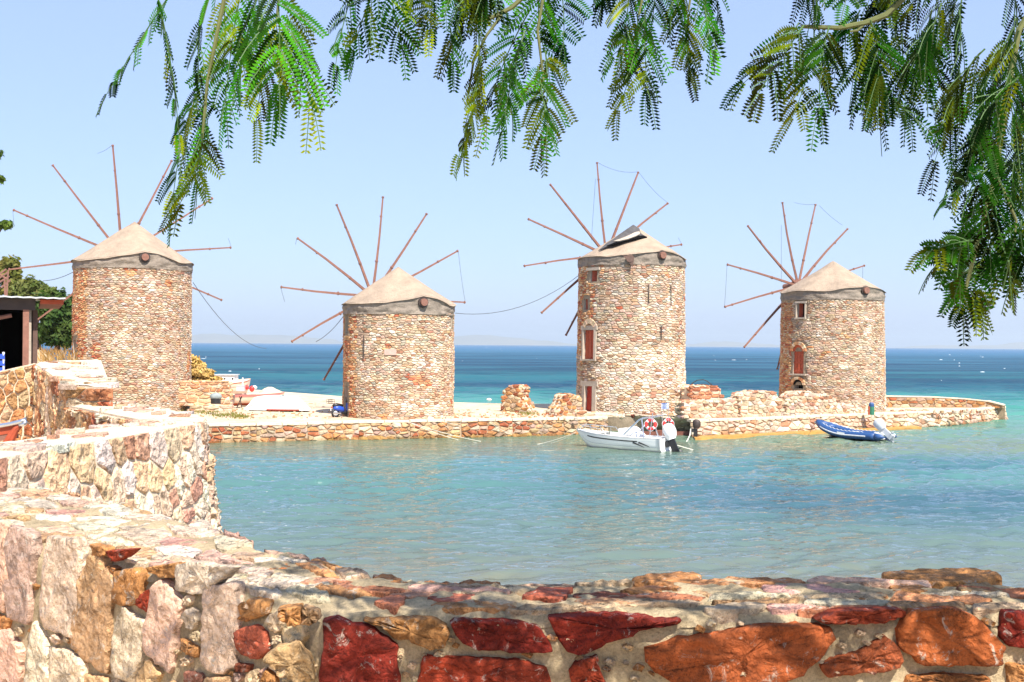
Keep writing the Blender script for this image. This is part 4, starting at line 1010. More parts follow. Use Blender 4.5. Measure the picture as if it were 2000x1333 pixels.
LEFT = [([(0, 100), (70, 110), (90, 500), (60, 760), (0, 640), (-40, 300)], PINK), ([(110, 130), (290, 200), (300, 420), (250, 860), (100, 800), (60, 600)], (.68, .46, .34)),
        ([(420, 210), (640, 250), (650, 520), (610, 950), (400, 880), (360, 800), (390, 400)], PWH), ([(740, 250), (860, 275), (870, 330), (780, 350)], ORG_), ([(880, 300), (1070, 290), (1000, 350), (930, 380)], RED),
        ([(650, 560), (740, 350), (830, 350), (840, 450), (780, 700), (660, 760)], OTAN), ([(620, 780), (860, 460), (920, 560), (870, 1000), (860, 1250), (720, 1130), (600, 1060)], OTAN),
        ([(940, 470), (1090, 440), (1140, 520), (1130, 690), (1000, 720), (930, 690)], ORG_), ([(1140, 640), (1210, 600), (1180, 770), (1110, 720)], RED),
        ([(1220, 600), (1290, 540), (1440, 700), (1400, 1050), (1370, 1220), (1250, 1140), (1160, 1050)], PINK), ([(1000, 760), (1160, 880), (1130, 1100), (1080, 1310), (960, 1270), (905, 1180), (950, 860)], PWH),
        ([(1200, 430), (1410, 400), (1410, 500), (1290, 500), (1210, 460)], ORG_), ([(1420, 420), (1560, 400), (1840, 430), (1800, 480), (1680, 600), (1560, 630), (1430, 600)], GRW),
        ([(1640, 610), (1870, 580), (1890, 800), (1870, 1180), (1740, 1240), (1620, 1160)], PWH), ([(1900, 720), (2000, 680), (2100, 700), (2100, 800), (2000, 830), (1920, 800)], ORG_),
        ([(1880, 940), (2000, 880), (2110, 940), (2130, 1060), (2050, 1130), (1920, 1100)], (.42, .10, .05)), ([(30, 940), (90, 920), (200, 1080), (190, 1400), (0, 1400)], PINK), ([(300, 880), (380, 980), (410, 1150), (400, 1400), (240, 1400), (260, 1050)], PWH),
        ([(440, 1070), (560, 1090), (690, 1170), (690, 1400), (420, 1400)], PWH), ([(1100, 1290), (1200, 1150), (1290, 1250), (1230, 1400), (1120, 1400)], OTAN), ([(1480, 1240), (1600, 1270), (1610, 1400), (1480, 1400)], (.5, .2, .13)),
        ([(1650, 1290), (1830, 1280), (1850, 1420), (1620, 1420)], OTAN), ([(0, 800), (110, 830), (80, 920), (0, 900), (-40, 860)], ORG_), ([(1460, 980), (1570, 1060), (1560, 1130), (1460, 1070)], ORG_), ([(1880, 1180), (1980, 1190), (1970, 1240), (1880, 1230)], (.36, .10, .05)),
        ([(700, 1270), (860, 1290), (900, 1400), (690, 1400)], OTAN), ([(-260, 60), (-60, 90), (-60, 500), (-240, 560)], PWH), ([(-300, 640), (-80, 620), (-60, 1000), (-280, 1050)], OTAN), ([(-280, 1090), (-60, 1060), (-40, 1400), (-280, 1400)], PINK)]
def grow(o, k):
    c = centroid2(o); return [(c[0] + (x - c[0]) * k, c[1] + (y - c[1]) * k) for x, y in o]
LEFT = [([(x, y) for x, y in grow(o, 1.10)], c) for o, c in LEFT]
for o, c in LEFT: face_stone(z2(o), FL, .017, c, rng, 34, .05, 'stone', .35)
RIGHTF = [([(545, 1185), (592, 1180), (590, 1217), (565, 1220), (545, 1200)], ORG_), ([(593, 1181), (624, 1190), (628, 1206), (605, 1220), (591, 1217)], OTAN),
          ([(543, 1260), (582, 1252), (610, 1282), (619, 1325), (600, 1331), (550, 1320), (515, 1282)], OTAN), ([(632, 1210), (660, 1204), (690, 1215), (720, 1220), (755, 1240), (777, 1258), (785, 1340), (624, 1340)], DRED),
          ([(705, 1208), (842, 1204), (872, 1217), (877, 1232), (872, 1260), (845, 1265), (822, 1255), (797, 1247), (770, 1245), (750, 1222)], ORG_),
          ([(879, 1216), (890, 1208), (1000, 1210), (1055, 1222), (1074, 1250), (1078, 1271), (980, 1269), (930, 1266), (900, 1250)], DRED), ([(825, 1277), (880, 1280), (1000, 1283), (1068, 1300), (1074, 1345), (815, 1345)], RED),
          ([(1070, 1203), (1112, 1198), (1200, 1196), (1250, 1200), (1275, 1208), (1331, 1206), (1327, 1215), (1262, 1222), (1235, 1235), (1200, 1247), (1155, 1270), (1120, 1275), (1107, 1270), (1085, 1242)], DRED),
          ([(1125, 1287), (1165, 1277), (1172, 1310), (1190, 1345), (1118, 1345), (1110, 1307)], RED),
          ([(1257, 1262), (1300, 1248), (1390, 1232), (1480, 1220), (1560, 1214), (1620, 1221), (1629, 1245), (1590, 1290), (1560, 1322), (1500, 1345), (1330, 1345), (1280, 1312), (1261, 1290)], (.44, .11, .03)),
          ([(1587, 1207), (1625, 1190), (1740, 1186), (1763, 1190), (1765, 1202), (1725, 1213), (1675, 1216), (1600, 1213)], (.30, .05, .018)),
          ([(1775, 1192), (1812, 1186), (1875, 1188), (1900, 1200), (1925, 1225), (1956, 1260), (1951, 1296), (1875, 1296), (1800, 1298), (1775, 1280), (1750, 1255), (1747, 1225)], (.46, .12, .03)),
          ([(1675, 1270), (1725, 1238), (1733, 1246), (1750, 1260), (1760, 1287), (1750, 1300), (1707, 1310), (1610, 1320), (1597, 1300), (1625, 1282)], (.42, .10, .035)), ([(1957, 1192), (2010, 1195), (2030, 1230), (2010, 1266), (1965, 1260), (1946, 1240)], DRED),
          ([(1768, 1318), (1825, 1312), (1922, 1317), (1938, 1345), (1757, 1345)], (.44, .16, .05)), ([(500, 1345), (520, 1305), (540, 1320), (548, 1345)], ORG_), ([(2040, 1215), (2130, 1210), (2130, 1290), (2050, 1300)], RED), ([(1960, 1290), (2060, 1310), (2050, 1345), (1965, 1345)], ORG_)]
for o, c in RIGHTF: face_stone(o, FR, .026, c, rng, 44, .035)
TOPS = [([(725, 1124), (760, 1122), (800, 1140), (785, 1146), (740, 1138)], ORG_, .04), ([(835, 1170), (875, 1158), (925, 1158), (938, 1166), (905, 1180), (860, 1180)], (.52, .16, .09), .02), ([(730, 1177), (765, 1165), (795, 1170), (775, 1192)], (.56, .2, .1), .02),
        ([(1020, 1170), (1050, 1152), (1120, 1150), (1095, 1177), (1075, 1172)], (.46, .12, .06), .03), ([(1117, 1165), (1175, 1160), (1232, 1165), (1220, 1172), (1140, 1180)], (.40, .13, .07), .025),
        ([(1230, 1130), (1270, 1122), (1325, 1119), (1360, 1119), (1376, 1133), (1370, 1143), (1320, 1150), (1295, 1142)], (.54, .24, .09), .055), ([(1715, 1116), (1750, 1113), (1850, 1111), (1900, 1109), (1937, 1113), (1957, 1127), (1912, 1136), (1820, 1137), (1750, 1128)], (.54, .24, .08), .07),
        ([(1730, 1137), (1770, 1138), (1820, 1150), (1795, 1158), (1745, 1156)], ORG_, .02), ([(1870, 1150), (1925, 1140), (1967, 1162), (1905, 1165), (1875, 1158)], (.44, .26, .11), .03), ([(1210, 1155), (1250, 1148), (1300, 1160), (1275, 1167)], ORG_, .015),
        ([(1342, 1150), (1420, 1160), (1465, 1175), (1410, 1172), (1350, 1162)], (.58, .34, .17), .025), ([(1557, 1140), (1610, 1139), (1655, 1150), (1640, 1157), (1600, 1150)], (.56, .24, .11), .025), ([(532, 1100), (575, 1102), (557, 1112), (515, 1117)], (.54, .18, .06), .03), ([(582, 1140), (615, 1127), (672, 1132), (670, 1138), (600, 1141)], (.60, .3, .18), .025),
        ([(50, 992), (88, 992), (80, 1000), (50, 1000)], OTAN, .03), ([(90, 995), (182, 996), (185, 1001), (140, 1005), (90, 1004)], (.66, .33, .25), .03), ([(140, 1007), (195, 1007), (220, 1015), (185, 1018)], (.64, .4, .22), .02), ([(280, 1057), (332, 1050), (412, 1059), (332, 1066)], (.64, .33, .25), .02),
        ([(365, 1024), (395, 1012), (416, 1024), (400, 1034)], (.70, .56, .42), .06), ([(217, 985), (240, 979), (275, 996), (250, 1000)], (.70, .58, .44), .05), ([(600, 1097), (632, 1087), (642, 1100), (625, 1106)], (.62, .36, .22), .05), ([(760, 1165), (800, 1152), (870, 1160), (850, 1166), (800, 1170)], (.60, .30, .18), .02),
        ([(880, 1150), (960, 1146), (1000, 1152), (960, 1160), (900, 1160)], (.56, .38, .22), .03), ([(1500, 1163), (1560, 1157), (1590, 1166), (1540, 1174)], (.52, .34, .2), .02), ([(460, 1078), (520, 1080), (500, 1092), (450, 1090)], (.66, .44, .27), .03), ([(1650, 1165), (1720, 1160), (1740, 1170), (1680, 1175)], (.5, .24, .1), .02),
        ([(880, 1196), (960, 1186), (1010, 1192), (990, 1204), (900, 1206)], (.56, .40, .24), .02), ([(1120, 1192), (1200, 1182), (1270, 1186), (1250, 1196), (1150, 1200)], (.58, .32, .16), .025), ([(1370, 1205), (1450, 1192), (1500, 1196), (1480, 1206), (1400, 1210)], (.54, .42, .28), .02),
        ([(100, 960), (160, 972), (150, 980), (90, 972)], (.72, .58, .42), .035), ([(20, 950), (70, 956), (60, 966), (10, 962)], (.70, .54, .40), .03)]
for o, c, h in TOPS: top_stone([(x, y + (130 * h if max(b for _, b in o) < 1165 else -14 if min(b for _, b in o) > 1180 else 0)) for x, y in o], h * .22 + .004, c, rng, ZT, 32, .075)
# filler stones packed between the big ones on the left face, slabs bedded in the top
taken = [z2(o) for o, _ in LEFT]; fill = []
def clear(x, y, r, polys):
    for p in polys:
        for k in range(8):
            if in_poly((x + r * math.cos(k * .785), y + r * math.sin(k * .785) * 1.2), p): return False
        if in_poly((x, y), p): return False
    return True
for r, tries in ((26, 500), (19, 900), (13, 1200), (9, 900)):
    for _ in range(tries):
        x = rng.uniform(-60, 600); y = rng.uniform(1052 + max(0, x) * .26 + r, 1345)
        if not clear(x, y, r * 1.05, taken): continue
        e = rng.uniform(.7, 1.0); w0 = rng.random(); p = []
        for k in range(7):
            w = 2 * math.pi * (k + w0) / 7; q = rng.uniform(.85, 1.15); p.append((x + r * q * e * math.cos(w), y + r * q * 1.15 * math.sin(w)))
        taken.append(p); face_stone(p, FL, .014, rng.choice((PINK, OTAN, PWH, TANC, PWH, TANC, GRW)), rng, 20, .06)
tops_taken = [o for o, _, _ in TOPS]
# flat paving slabs bedded over the whole top, around the hand-placed ones
TL = sum((ne[i + 1] - ne[i]).length for i in range(n - 1)); TW = .72
def top_map(u, v, d):
    x = max(0.0, min(n - 1.001, u / TL * (n - 1))); i = int(x); f_ = x - i; t = .04 + .94 * v / TW
    a = ne[i].lerp(fe_at(fe2[i]), t); b_ = ne[i + 1].lerp(fe_at(fe2[i + 1]), t); q = a.lerp(b_, f_)
    return q + UP * (d + .014 * noise.noise(q * 3.0))
def to_px(q):
    d = q - CAM; dz = d.dot(_f); return CX + F * d.dot(_r) / dz, CY - F * d.dot(_u) / dz
slab_cells = []
for c in rubble_cells(TL, TW, (.16, .46), (.09, .21), .022, rng):
    cc = centroid2(c); x, y = to_px(top_map(cc[0], cc[1], 0))
    if not -250 < x < 2200: continue
    if any(in_poly((x, y), o) for o in tops_taken): continue
    if rng.random() < (.24 if x > 700 else .10): continue
    slab_cells.append(c)
PAL_TOPL = [((.76, .60, .42), 4), ((.74, .50, .35), 2.2), ((.70, .42, .30), 1.4), ((.66, .38, .20), 1.2), ((.78, .66, .50), 3)]
PAL_TOPR = [((.64, .36, .18), 3), ((.60, .28, .12), 2), ((.66, .44, .27), 3), ((.54, .20, .10), 1.4), ((.62, .50, .36), 2), ((.66, .38, .28), 1.4)]
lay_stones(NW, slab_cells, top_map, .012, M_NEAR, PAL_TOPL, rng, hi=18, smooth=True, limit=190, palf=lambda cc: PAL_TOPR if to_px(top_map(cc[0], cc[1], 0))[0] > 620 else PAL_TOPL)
# small chips pressed into the mortar between the big stones
for i in range(120):
    x = rng.uniform(0, 2000); f = FR if x > 640 else FL; y = rng.uniform(1215, 1330) if x > 640 else rng.uniform(1060 + x * .2, 1330); s = rng.uniform(5, 13)
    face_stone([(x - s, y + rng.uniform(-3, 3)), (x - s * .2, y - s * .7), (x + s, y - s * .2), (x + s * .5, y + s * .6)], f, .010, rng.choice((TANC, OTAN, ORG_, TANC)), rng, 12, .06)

# ------------------------------------------------------------------ V-shaped bastion parapet and the raised one behind it
def parapet_body(T, plan, zb, name='wall_core', mat=M_MMORT):
    """closed mortar body from plan points (x, y, ztop)"""
    m = len(plan); vs = [V(x, y, z) for x, y, z in plan] + [V(x + 0, y, zb) for x, y, z in plan]
    make(name, vs, [tuple(range(m))] + [(i, i + m, (i + 1) % m + m, (i + 1) % m) for i in range(m)], mat, T)
def top_grid(T, A0, A1, B1, B0, z, nu, nv, amp, mat, lift=.004):
    vs = []; fs = []
    for i in range(nu + 1):
        for k in range(nv + 1):
            q = A0.lerp(A1, i / nu).lerp(B0.lerp(B1, i / nu), k / nv); e = min(k / nv, 1 - k / nv)
            h = lift + amp * (.6 + noise.noise(q * 2.2) + .5 * noise.noise(q * 6)) - .05 * max(0, 1 - e / .08) ** 2
            vs.append(q + UP * h)
    for i in range(nu):
        for k in range(nv): fs.append((i * (nv + 1) + k, (i + 1) * (nv + 1) + k, (i + 1) * (nv + 1) + k + 1, i * (nv + 1) + k + 1))
    make('mortar_top', vs, fs, mat, T, True)
PAL_PINK2 = [((.78, .53, .37), 3), ((.80, .63, .46), 3), ((.72, .46, .27), 3), ((.60, .31, .20), 1), ((.82, .70, .56), 1.5)]
BAS = thing('stone_wall', 'V-shaped parapet of pink and white stones at the left, its corner dropping to the water', 'stone wall', (-3.8, 11, 4.25))
o0, o1 = V(-4.05, 7.6, ZT), V(-3.47, 12.5, ZT); i0, i1 = V(-4.75, 7.8, ZT), V(-4.17, 12.75, ZT)
bt = lambda p, d=.55: V(p.x + d, p.y, p.z)
parapet_body(BAS, [(o0.x, o0.y, ZT), (o1.x, o1.y, ZT), (i1.x, i1.y, ZT), (i0.x, i0.y, ZT)], 4.2)
q0, q1 = V(o0.x + .75, o0.y, -.4), V(o1.x + .75, o1.y, -.4)
make('battered_face', [o0, o1, q1, q0, V(o1.x - .2, o1.y + .9, ZT - .02), V(o1.x + .3, o1.y + 1.3, -.4)], [(0, 3, 2, 1), (1, 2, 5, 4)], M_MMORT, BAS)
rng = random.Random(90)
mp_, W_, H_ = patch_map(q0, q1, o1, o0)
def mpb(u, v, d): return mp_(u, v, d)
cells = [c for c in rubble_cells(W_, H_, (.13, .38), (.15, .42), .03, rng) if centroid2(c)[1] > H_ - 2.2]
lay_stones(BAS, cells, mpb, .02, M_MID, PAL_PINK2, rng, hi=18, smooth=True)
mp2_, W2, H2 = patch_map(q1, V(o1.x + .3, o1.y + 1.3, -.4), V(o1.x - .2, o1.y + .9, ZT - .02), o1)
lay_stones(BAS, [c for c in rubble_cells(W2, H2, (.2, .45), (.15, .35), .03, rng) if centroid2(c)[1] > H2 - 2.4], mp2_, .05, M_MID, PAL_PINK2, rng, hi=16, smooth=True)
top_grid(BAS, o0, o1, i1, i0, ZT, 70, 10, .02, M_MMORT)
# second leg of the V, joined to the first at the corner
a0, a1 = V(-6.25, 15.9, ZT), V(-4.05, 12.75, ZT); b0, b1 = V(-5.55, 16.5, ZT), V(-3.66, 13.5, ZT)
parapet_body(BAS, [(a0.x, a0.y, ZT - .004), (a1.x, a1.y, ZT - .004), (b1.x, b1.y, ZT - .004), (b0.x, b0.y, ZT - .004)], 3.0, 'inner_core')
patch_stones(BAS, (V(a0.x, a0.y, 4.2), V(a1.x, a1.y, 4.2), a1 - UP * .03, a0 - UP * .03), (.18, .42), (.2, .5), .03, .05, M_MID, PAL_PINK2 + PAL_WARM, rng, hi=16, smooth=True, limit=120)
top_grid(BAS, a0, a1, b1, b0, ZT, 50, 10, .02, M_MMORT, .008)
parapet_body(BAS, [(i1.x, i1.y, ZT - .008), (o1.x, o1.y, ZT - .008), (b1.x, b1.y, ZT - .008), (a1.x - .3, a1.y + .1, ZT - .008)], 3.0, 'corner_core')
top_grid(BAS, i1, V(a1.x - .12, a1.y + .12, ZT), b1, o1, ZT, 16, 12, .02, M_MMORT, .006)
for i in range(34):
    t = rng.random(); s = rng.random(); leg = rng.random() < .6
    q = (o0.lerp(o1, t).lerp(i0.lerp(i1, t), .1 + .8 * s)) if leg else (a0.lerp(a1, t).lerp(b0.lerp(b1, t), .1 + .8 * s)); r = rng.uniform(.08, .22); poly = []
    for k in range(7):
        w = 2 * math.pi * k / 7; rr = r * rng.uniform(.7, 1.2); poly.append((q.x + rr * math.cos(w) * .7, q.y + rr * math.sin(w) * 1.2))
    vs, fs = rock_mesh(poly, lambda u, v, d: V(u, v, ZT + .012 + d), .03, rng, 14, .05, -.05, .6); make('stone', vs, fs, M_MID, BAS, True, pick(PAL_PALE + [((.64, .36, .25), 2)], rng))
RW = thing('stone_wall', 'tall orange parapet with a broad pale top between the bench and the leftmost windmill', 'stone wall', (-7, 17.5, 4.25))
c0, c1 = V(-7.41, 17.5, 5.56), V(-6.3, 16.0, 5.27); d1 = V(-5.44, 15.3, 5.27); e0 = V(-7.86, 17.3, 5.44); e1 = V(-8.7, 20.5, 5.44)
d0 = V(-7.15, 19.6, 5.58)
parapet_body(RW, [(c0.x, c0.y, c0.z), (c1.x, c1.y, c1.z), (d1.x, d1.y, d1.z), (d0.x, d0.y, d0.z), (e1.x, e1.y, e1.z), (e0.x, e0.y, e0.z)], 3.6, 'wall_core', M_MMORT)
PAL_SH = [((.76, .46, .24), 4), ((.68, .36, .18), 3), ((.74, .55, .37), 2.5), ((.52, .19, .09), 1)]  # lightened colours make up for the shade on the slanting face
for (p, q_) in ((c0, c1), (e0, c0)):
    patch_stones(RW, (V(p.x, p.y, 4.2), V(q_.x, q_.y, 4.2), q_ - UP * .02, p - UP * .02), (.09, .24), (.12, .34), .022, .03, M_MID, PAL_SH if p is c0 else shade(PAL_SH, (.72, .62, .52)), rng, hi=16, smooth=True, limit=140)  # left face takes a darkened copy of the colours against its stronger light
patch_stones(RW, (V(c1.x, c1.y, 4.95), V(d1.x, d1.y, 4.95), d1 - UP * .01, c1 - UP * .01), (.35, .6), (.1, .16), .02, .05, M_MID, PAL_WARM, rng, hi=16, smooth=True)
top_grid(RW, c0, c1, d1, d0, 0, 60, 14, .02, M_MMORT)
for i in range(26):
    t = rng.random(); s = rng.random(); q = c0.lerp(c1, t).lerp(d0.lerp(d1, t), .06 + .88 * s); r = rng.uniform(.1, .3); poly = []
    for k in range(7):
        w = 2 * math.pi * k / 7; rr = r * rng.uniform(.7, 1.2); poly.append((q.x + rr * math.cos(w), q.y + rr * math.sin(w)))
    vs, fs = rock_mesh(poly, lambda u, v, d: V(u, v, q.z + .012 + d), .014, rng, 14, .05, -.06, .6); make('stone', vs, fs, M_MID, RW, True, pick(PAL_PALE, rng))
# ------------------------------------------------------------------ boats
def local_frame(o, fwd):
    f = V(fwd.x, fwd.y, 0).normalized(); s = V(-f.y, f.x, 0)
    return lambda x, y, z: o + f * x + s * y + UP * z
def hull_rings(L, B, fb, keel, rake, ns=22, sheer=.18, bluff=2.2):
    """station rings stern(0)->bow(L): points port gunwale, chine, keel, chine, gunwale"""
    out = []
    for i in range(ns + 1):
        t = i / ns; hb = B / 2 * (1 - max(0, (t - .45) / .55) ** bluff) * (.90 + .10 * min(1, t * 4)); hb = max(hb, .015)
        zs = fb + sheer * max(0, t - .3) ** 1.5 * 1.7; zk = -keel + (keel + fb * .95 + sheer) * max(0, (t - .72) / .28) ** 2.0
        zc = min(zs - .03, zk + (zs - zk) * .42); xo = L * t + rake * max(0, t - .8) * (1 if False else .0)
        row = []
        for sgn in (1, -1):
            pass
        row = [(xo, hb, zs), (xo, hb * .93, zc + (zs - zc) * .4), (xo, hb * .82, zc), (xo, hb * .40, zk + (zc - zk) * .35), (xo, 0, zk), (xo, -hb * .40, zk + (zc - zk) * .35), (xo, -hb * .82, zc), (xo, -hb * .93, zc + (zs - zc) * .4), (xo, -hb, zs)]
        out.append(row)
    return out
def skin(rings, fr, close0=True):
    vs = [fr(*p) for r in rings for p in r]; m = len(rings[0]); fs = []
    for i in range(len(rings) - 1):
        for k in range(m - 1): fs.append((i * m + k, i * m + k + 1, (i + 1) * m + k + 1, (i + 1) * m + k))
    if close0: fs.append(tuple(range(m)))
    return vs, fs
def band(rings, fr, k0, f0, f1, i0, i1, off):
    """strip lying just proud of the hull side between fractions f0..f1 of panel k0->k0+1"""
    vs = []; fs = []
    for i in range(i0, i1 + 1):
        a = V(*rings[i][k0]); b_ = V(*rings[i][k0 + 1]); sg = 1 if a.y > 0 else -1
        for f in (f0, f1):
            q = a.lerp(b_, f); vs.append(fr(q.x, q.y + sg * off, q.z))
    for i in range(i1 - i0): fs.append((2 * i, 2 * i + 1, 2 * i + 3, 2 * i + 2))
    return vs, fs

# white motorboat moored under the tallest windmill
st = P(1301, 884, 63.4); st.z = 0; bw = P(1126, 860, 66.6); bw.z = 0
fr = local_frame(st, bw - st); LB = (bw - st).length
mbt = thing('motorboat', 'white motorboat with a black side stripe and white outboard below the tallest windmill', 'boat', tuple(st))
R = hull_rings(LB, 2.05, .72, .35, 0, sheer=.22)
vs, fs = skin(R, fr); make('hull', vs, fs, M_WHITE, mbt, True)
near = 1 if fr(0, 1, 0).y < fr(0, -1, 0).y else -1
kk = 0 if near > 0 else 7
def kb(f): return f
vs, fs = band(R, fr, kk, (.45 if kk == 0 else .55), (.62 if kk == 0 else .38), 5, 18, .012); make('stripe', vs, fs, M_BLACK, mbt)
vs, fs = band(R, fr, kk, .08 if kk == 0 else .92, .16 if kk == 0 else .84, 0, 22, .03); make('rub_rail', vs, fs, M_GREY, mbt)
vs, fs = band(R, fr, 1 if kk == 0 else 6, .5, .60, 0, 20, .012); make('chine_line', vs, fs, M_GREY, mbt)
sg = near
for (x0, z0, x1, z1) in ((1.55, .44, .95, .22), (1.2, .46, .62, .26)):
    q = [(x0, z0 + .05), (x1, z1 + .04), (x1 - .08, z1 - .02), (x0 + .1, z0 - .02)]
    make('stripe', [fr(x, sg * 1.03 * .955, z) for x, z in q], [(0, 1, 2, 3)], M_BLACK, mbt)
dk = []; dfs = []
for i, r in enumerate(R):
    ins = .86; dk += [fr(r[0][0], r[0][1] * ins, r[0][2] - .02), fr(r[8][0], r[8][1] * ins, r[8][2] - .02)]
well = MB(); k = 15
for i in range(22):
    a, b_ = R[i], R[i + 1]
    well.add([fr(a[0][0], a[0][1], a[0][2] + .02), fr(b_[0][0], b_[0][1], b_[0][2] + .02), fr(b_[0][0], b_[0][1] * .84, b_[0][2] + .03), fr(a[0][0], a[0][1] * .84, a[0][2] + .03)], [(0, 1, 2, 3)])
    well.add([fr(a[8][0], a[8][1], a[8][2] + .02), fr(b_[8][0], b_[8][1], b_[8][2] + .02), fr(b_[8][0], b_[8][1] * .84, b_[8][2] + .03), fr(a[8][0], a[8][1] * .84, a[8][2] + .03)], [(0, 1, 2, 3)])
    if i >= k: well.add([fr(a[0][0], a[0][1] * .84, a[0][2] + .03), fr(b_[0][0], b_[0][1] * .84, b_[0][2] + .03), fr(b_[8][0], b_[8][1] * .84, b_[8][2] + .03), fr(a[8][0], a[8][1] * .84, a[8][2] + .03)], [(0, 1, 2, 3)])
    else: well.add([fr(a[0][0], a[0][1] * .84, .25), fr(b_[0][0], b_[0][1] * .84, .25), fr(b_[8][0], b_[8][1] * .84, .25), fr(a[8][0], a[8][1] * .84, .25)], [(0, 1, 2, 3)])
    if i < k:
        for e in (0, 8): well.add([fr(a[e][0], a[e][1] * .84, .25), fr(b_[e][0], b_[e][1] * .84, .25), fr(b_[e][0], b_[e][1] * .84, b_[e][2] + .03), fr(a[e][0], a[e][1] * .84, a[e][2] + .03)], [(0, 1, 2, 3)])
well.build('deck', M_WHITE, mbt)
bx = lambda mb, x, y, z, sx, sy, sz: mb.box(fr(x, y, z), (sx, sy, sz), ((fr(1, 0, 0) - fr(0, 0, 0)), (fr(0, 1, 0) - fr(0, 0, 0)), UP))
bx(MB(), LB * .07, 0, .66, .32, 1.7, .16).build('transom_deck', M_WHITE, mbt)
m_ = MB(); m_.ball(fr(2.05, 0, .86), .52, 14, 8, .95, .8, .85); m_.ball(fr(1.75, .1, .7), .45, 12, 8, 1.1, .9, .8); m_.build('console_cover', M_WHITE, mbt, True)
m_ = MB(); m_.box(fr(2.55, 0, .98), (.5, .9, .34), (fr(1, 0, 0) - fr(0, 0, 0), fr(0, 1, 0) - fr(0, 0, 0), UP)); m_.build('console', M_WHITE, mbt)
rl = MB()
for s in (1, -1):
    pts = []
    for i in range(9):
        t = .58 + .40 * i / 8; j = min(21, int(t * 22)); r = R[j]; pts.append(fr(LB * t, s * r[0][1] * .86, r[0][2] + (.34 if 0 < i < 8 else .03)))
    rl.tube(pts, .022, 6)
    for i in (2, 4, 6): rl.tube([pts[i], pts[i] - UP * .33], .018, 5)
rl.build('bow_rail', M_CHROME, mbt)
ar = MB()
for s in (1, -1):
    ar.tube([fr(2.35, s * .88, .75), fr(1.35, s * .72, 1.72), fr(1.15, s * .66, 1.82)], .045, 8)
    ar.tube([fr(.95, s * .90, .75), fr(1.20, s * .68, 1.80)], .035, 8)
    ar.tube([fr(.62, s * .86, .75), fr(.55, s * .60, 2.15)], .022, 6)
ar.tube([fr(1.15, -.66, 1.82), fr(1.15, .66, 1.82)], .045, 8); ar.tube([fr(1.35, -.72, 1.72), fr(.55, -.6, 1.95), fr(.55, .6, 1.95), fr(1.35, .72, 1.72)], .022, 6)
ar.build('roll_bar', M_CHROME, mbt)
ob = MB(); o_ = lambda x, y, z: fr(x, y, z)
def outboard(frm, T, tilt, sc, cowl, leg):
    ca, sa = math.cos(tilt), math.sin(tilt)
    g = lambda x, y, z: frm(-(x * ca + z * sa) * sc, y * sc, (z * ca - x * sa) * sc)
    rings = []
    for (z, wx, wy, x0) in ((.0, .20, .15, .32), (.12, .30, .22, .34), (.35, .36, .25, .36), (.58, .36, .24, .35), (.74, .28, .19, .33), (.82, .12, .09, .32)):
        rings.append([g(x0 + wx * math.cos(w) * (1 if math.cos(w) > 0 else .9), wy * math.sin(w), z) for w in [2 * math.pi * i / 14 for i in range(14)]])
    vs = [p for r in rings for p in r]; fs = []
    for i in range(5):
        for k in range(14): fs.append((i * 14 + k, i * 14 + (k + 1) % 14, (i + 1) * 14 + (k + 1) % 14, (i + 1) * 14 + k))
    fs += [tuple(range(14)), tuple(5 * 14 + i for i in range(14))]
    c = make('outboard_cowl', vs, fs, cowl, T, True)
    lg = MB(); lg.add([g(x, y, z) for z in (0.02, -.75) for (x, y) in ((.12, -.07), (.46, -.05), (.46, .05), (.12, .07))], [(0, 1, 5, 4), (1, 2, 6, 5), (2, 3, 7, 6), (3, 0, 4, 7), (4, 5, 6, 7)])
    lg.add([g(x, y, -.55) for x, y in ((.05, -.02), (.62, -.13), (.62, .13), (.05, .02))] + [g(x, y, -.58) for x, y in ((.05, -.02), (.62, -.13), (.62, .13), (.05, .02))], [(0, 1, 2, 3), (7, 6, 5, 4), (0, 4, 5, 1), (1, 5, 6, 2), (2, 6, 7, 3)])
    lg.tube([g(.02, 0, -.80), g(.3, 0, -.80), g(.52, 0, -.80)], [.03, .08, .05], 8)
    lg.add([g(.15, -.01, -.8), g(.35, -.01, -.8), g(.22, -.01, -1.02), g(.12, .01, -1.0)], [(0, 1, 2, 3)]); lg.build('outboard_leg', leg, T)
    pr = MB()
    for k in range(3):
        w = 2.1 * k; d = V(0, math.cos(w), math.sin(w)); e = V(.05, -math.sin(w) * .08, math.cos(w) * .08)
        pr.add([g(.54, 0, -.80), g(.54 + e.x, d.y * .12 + e.y, -.80 + d.z * .12 + e.z), g(.56, d.y * .18, -.80 + d.z * .18), g(.54 - e.x, d.y * .12 - e.y, -.80 + d.z * .12 - e.z)], [(0, 1, 2, 3)])
    pr.build('propeller', leg, T)
    bx_ = MB(); bx_.add([g(x, y, z) for z in (-.28, .02) for (x, y) in ((-.06, -.16), (.14, -.12), (.14, .12), (-.06, .16))], [(0, 1, 5, 4), (1, 2, 6, 5), (2, 3, 7, 6), (3, 0, 4, 7), (4, 5, 6, 7), (3, 2, 1, 0)]); bx_.build('clamp_bracket', leg, T)
outboard(lambda x, y, z: fr(x - .02, y, z + .52), mbt, math.radians(-24), 1.12, M_WHITE, M_BLACK)
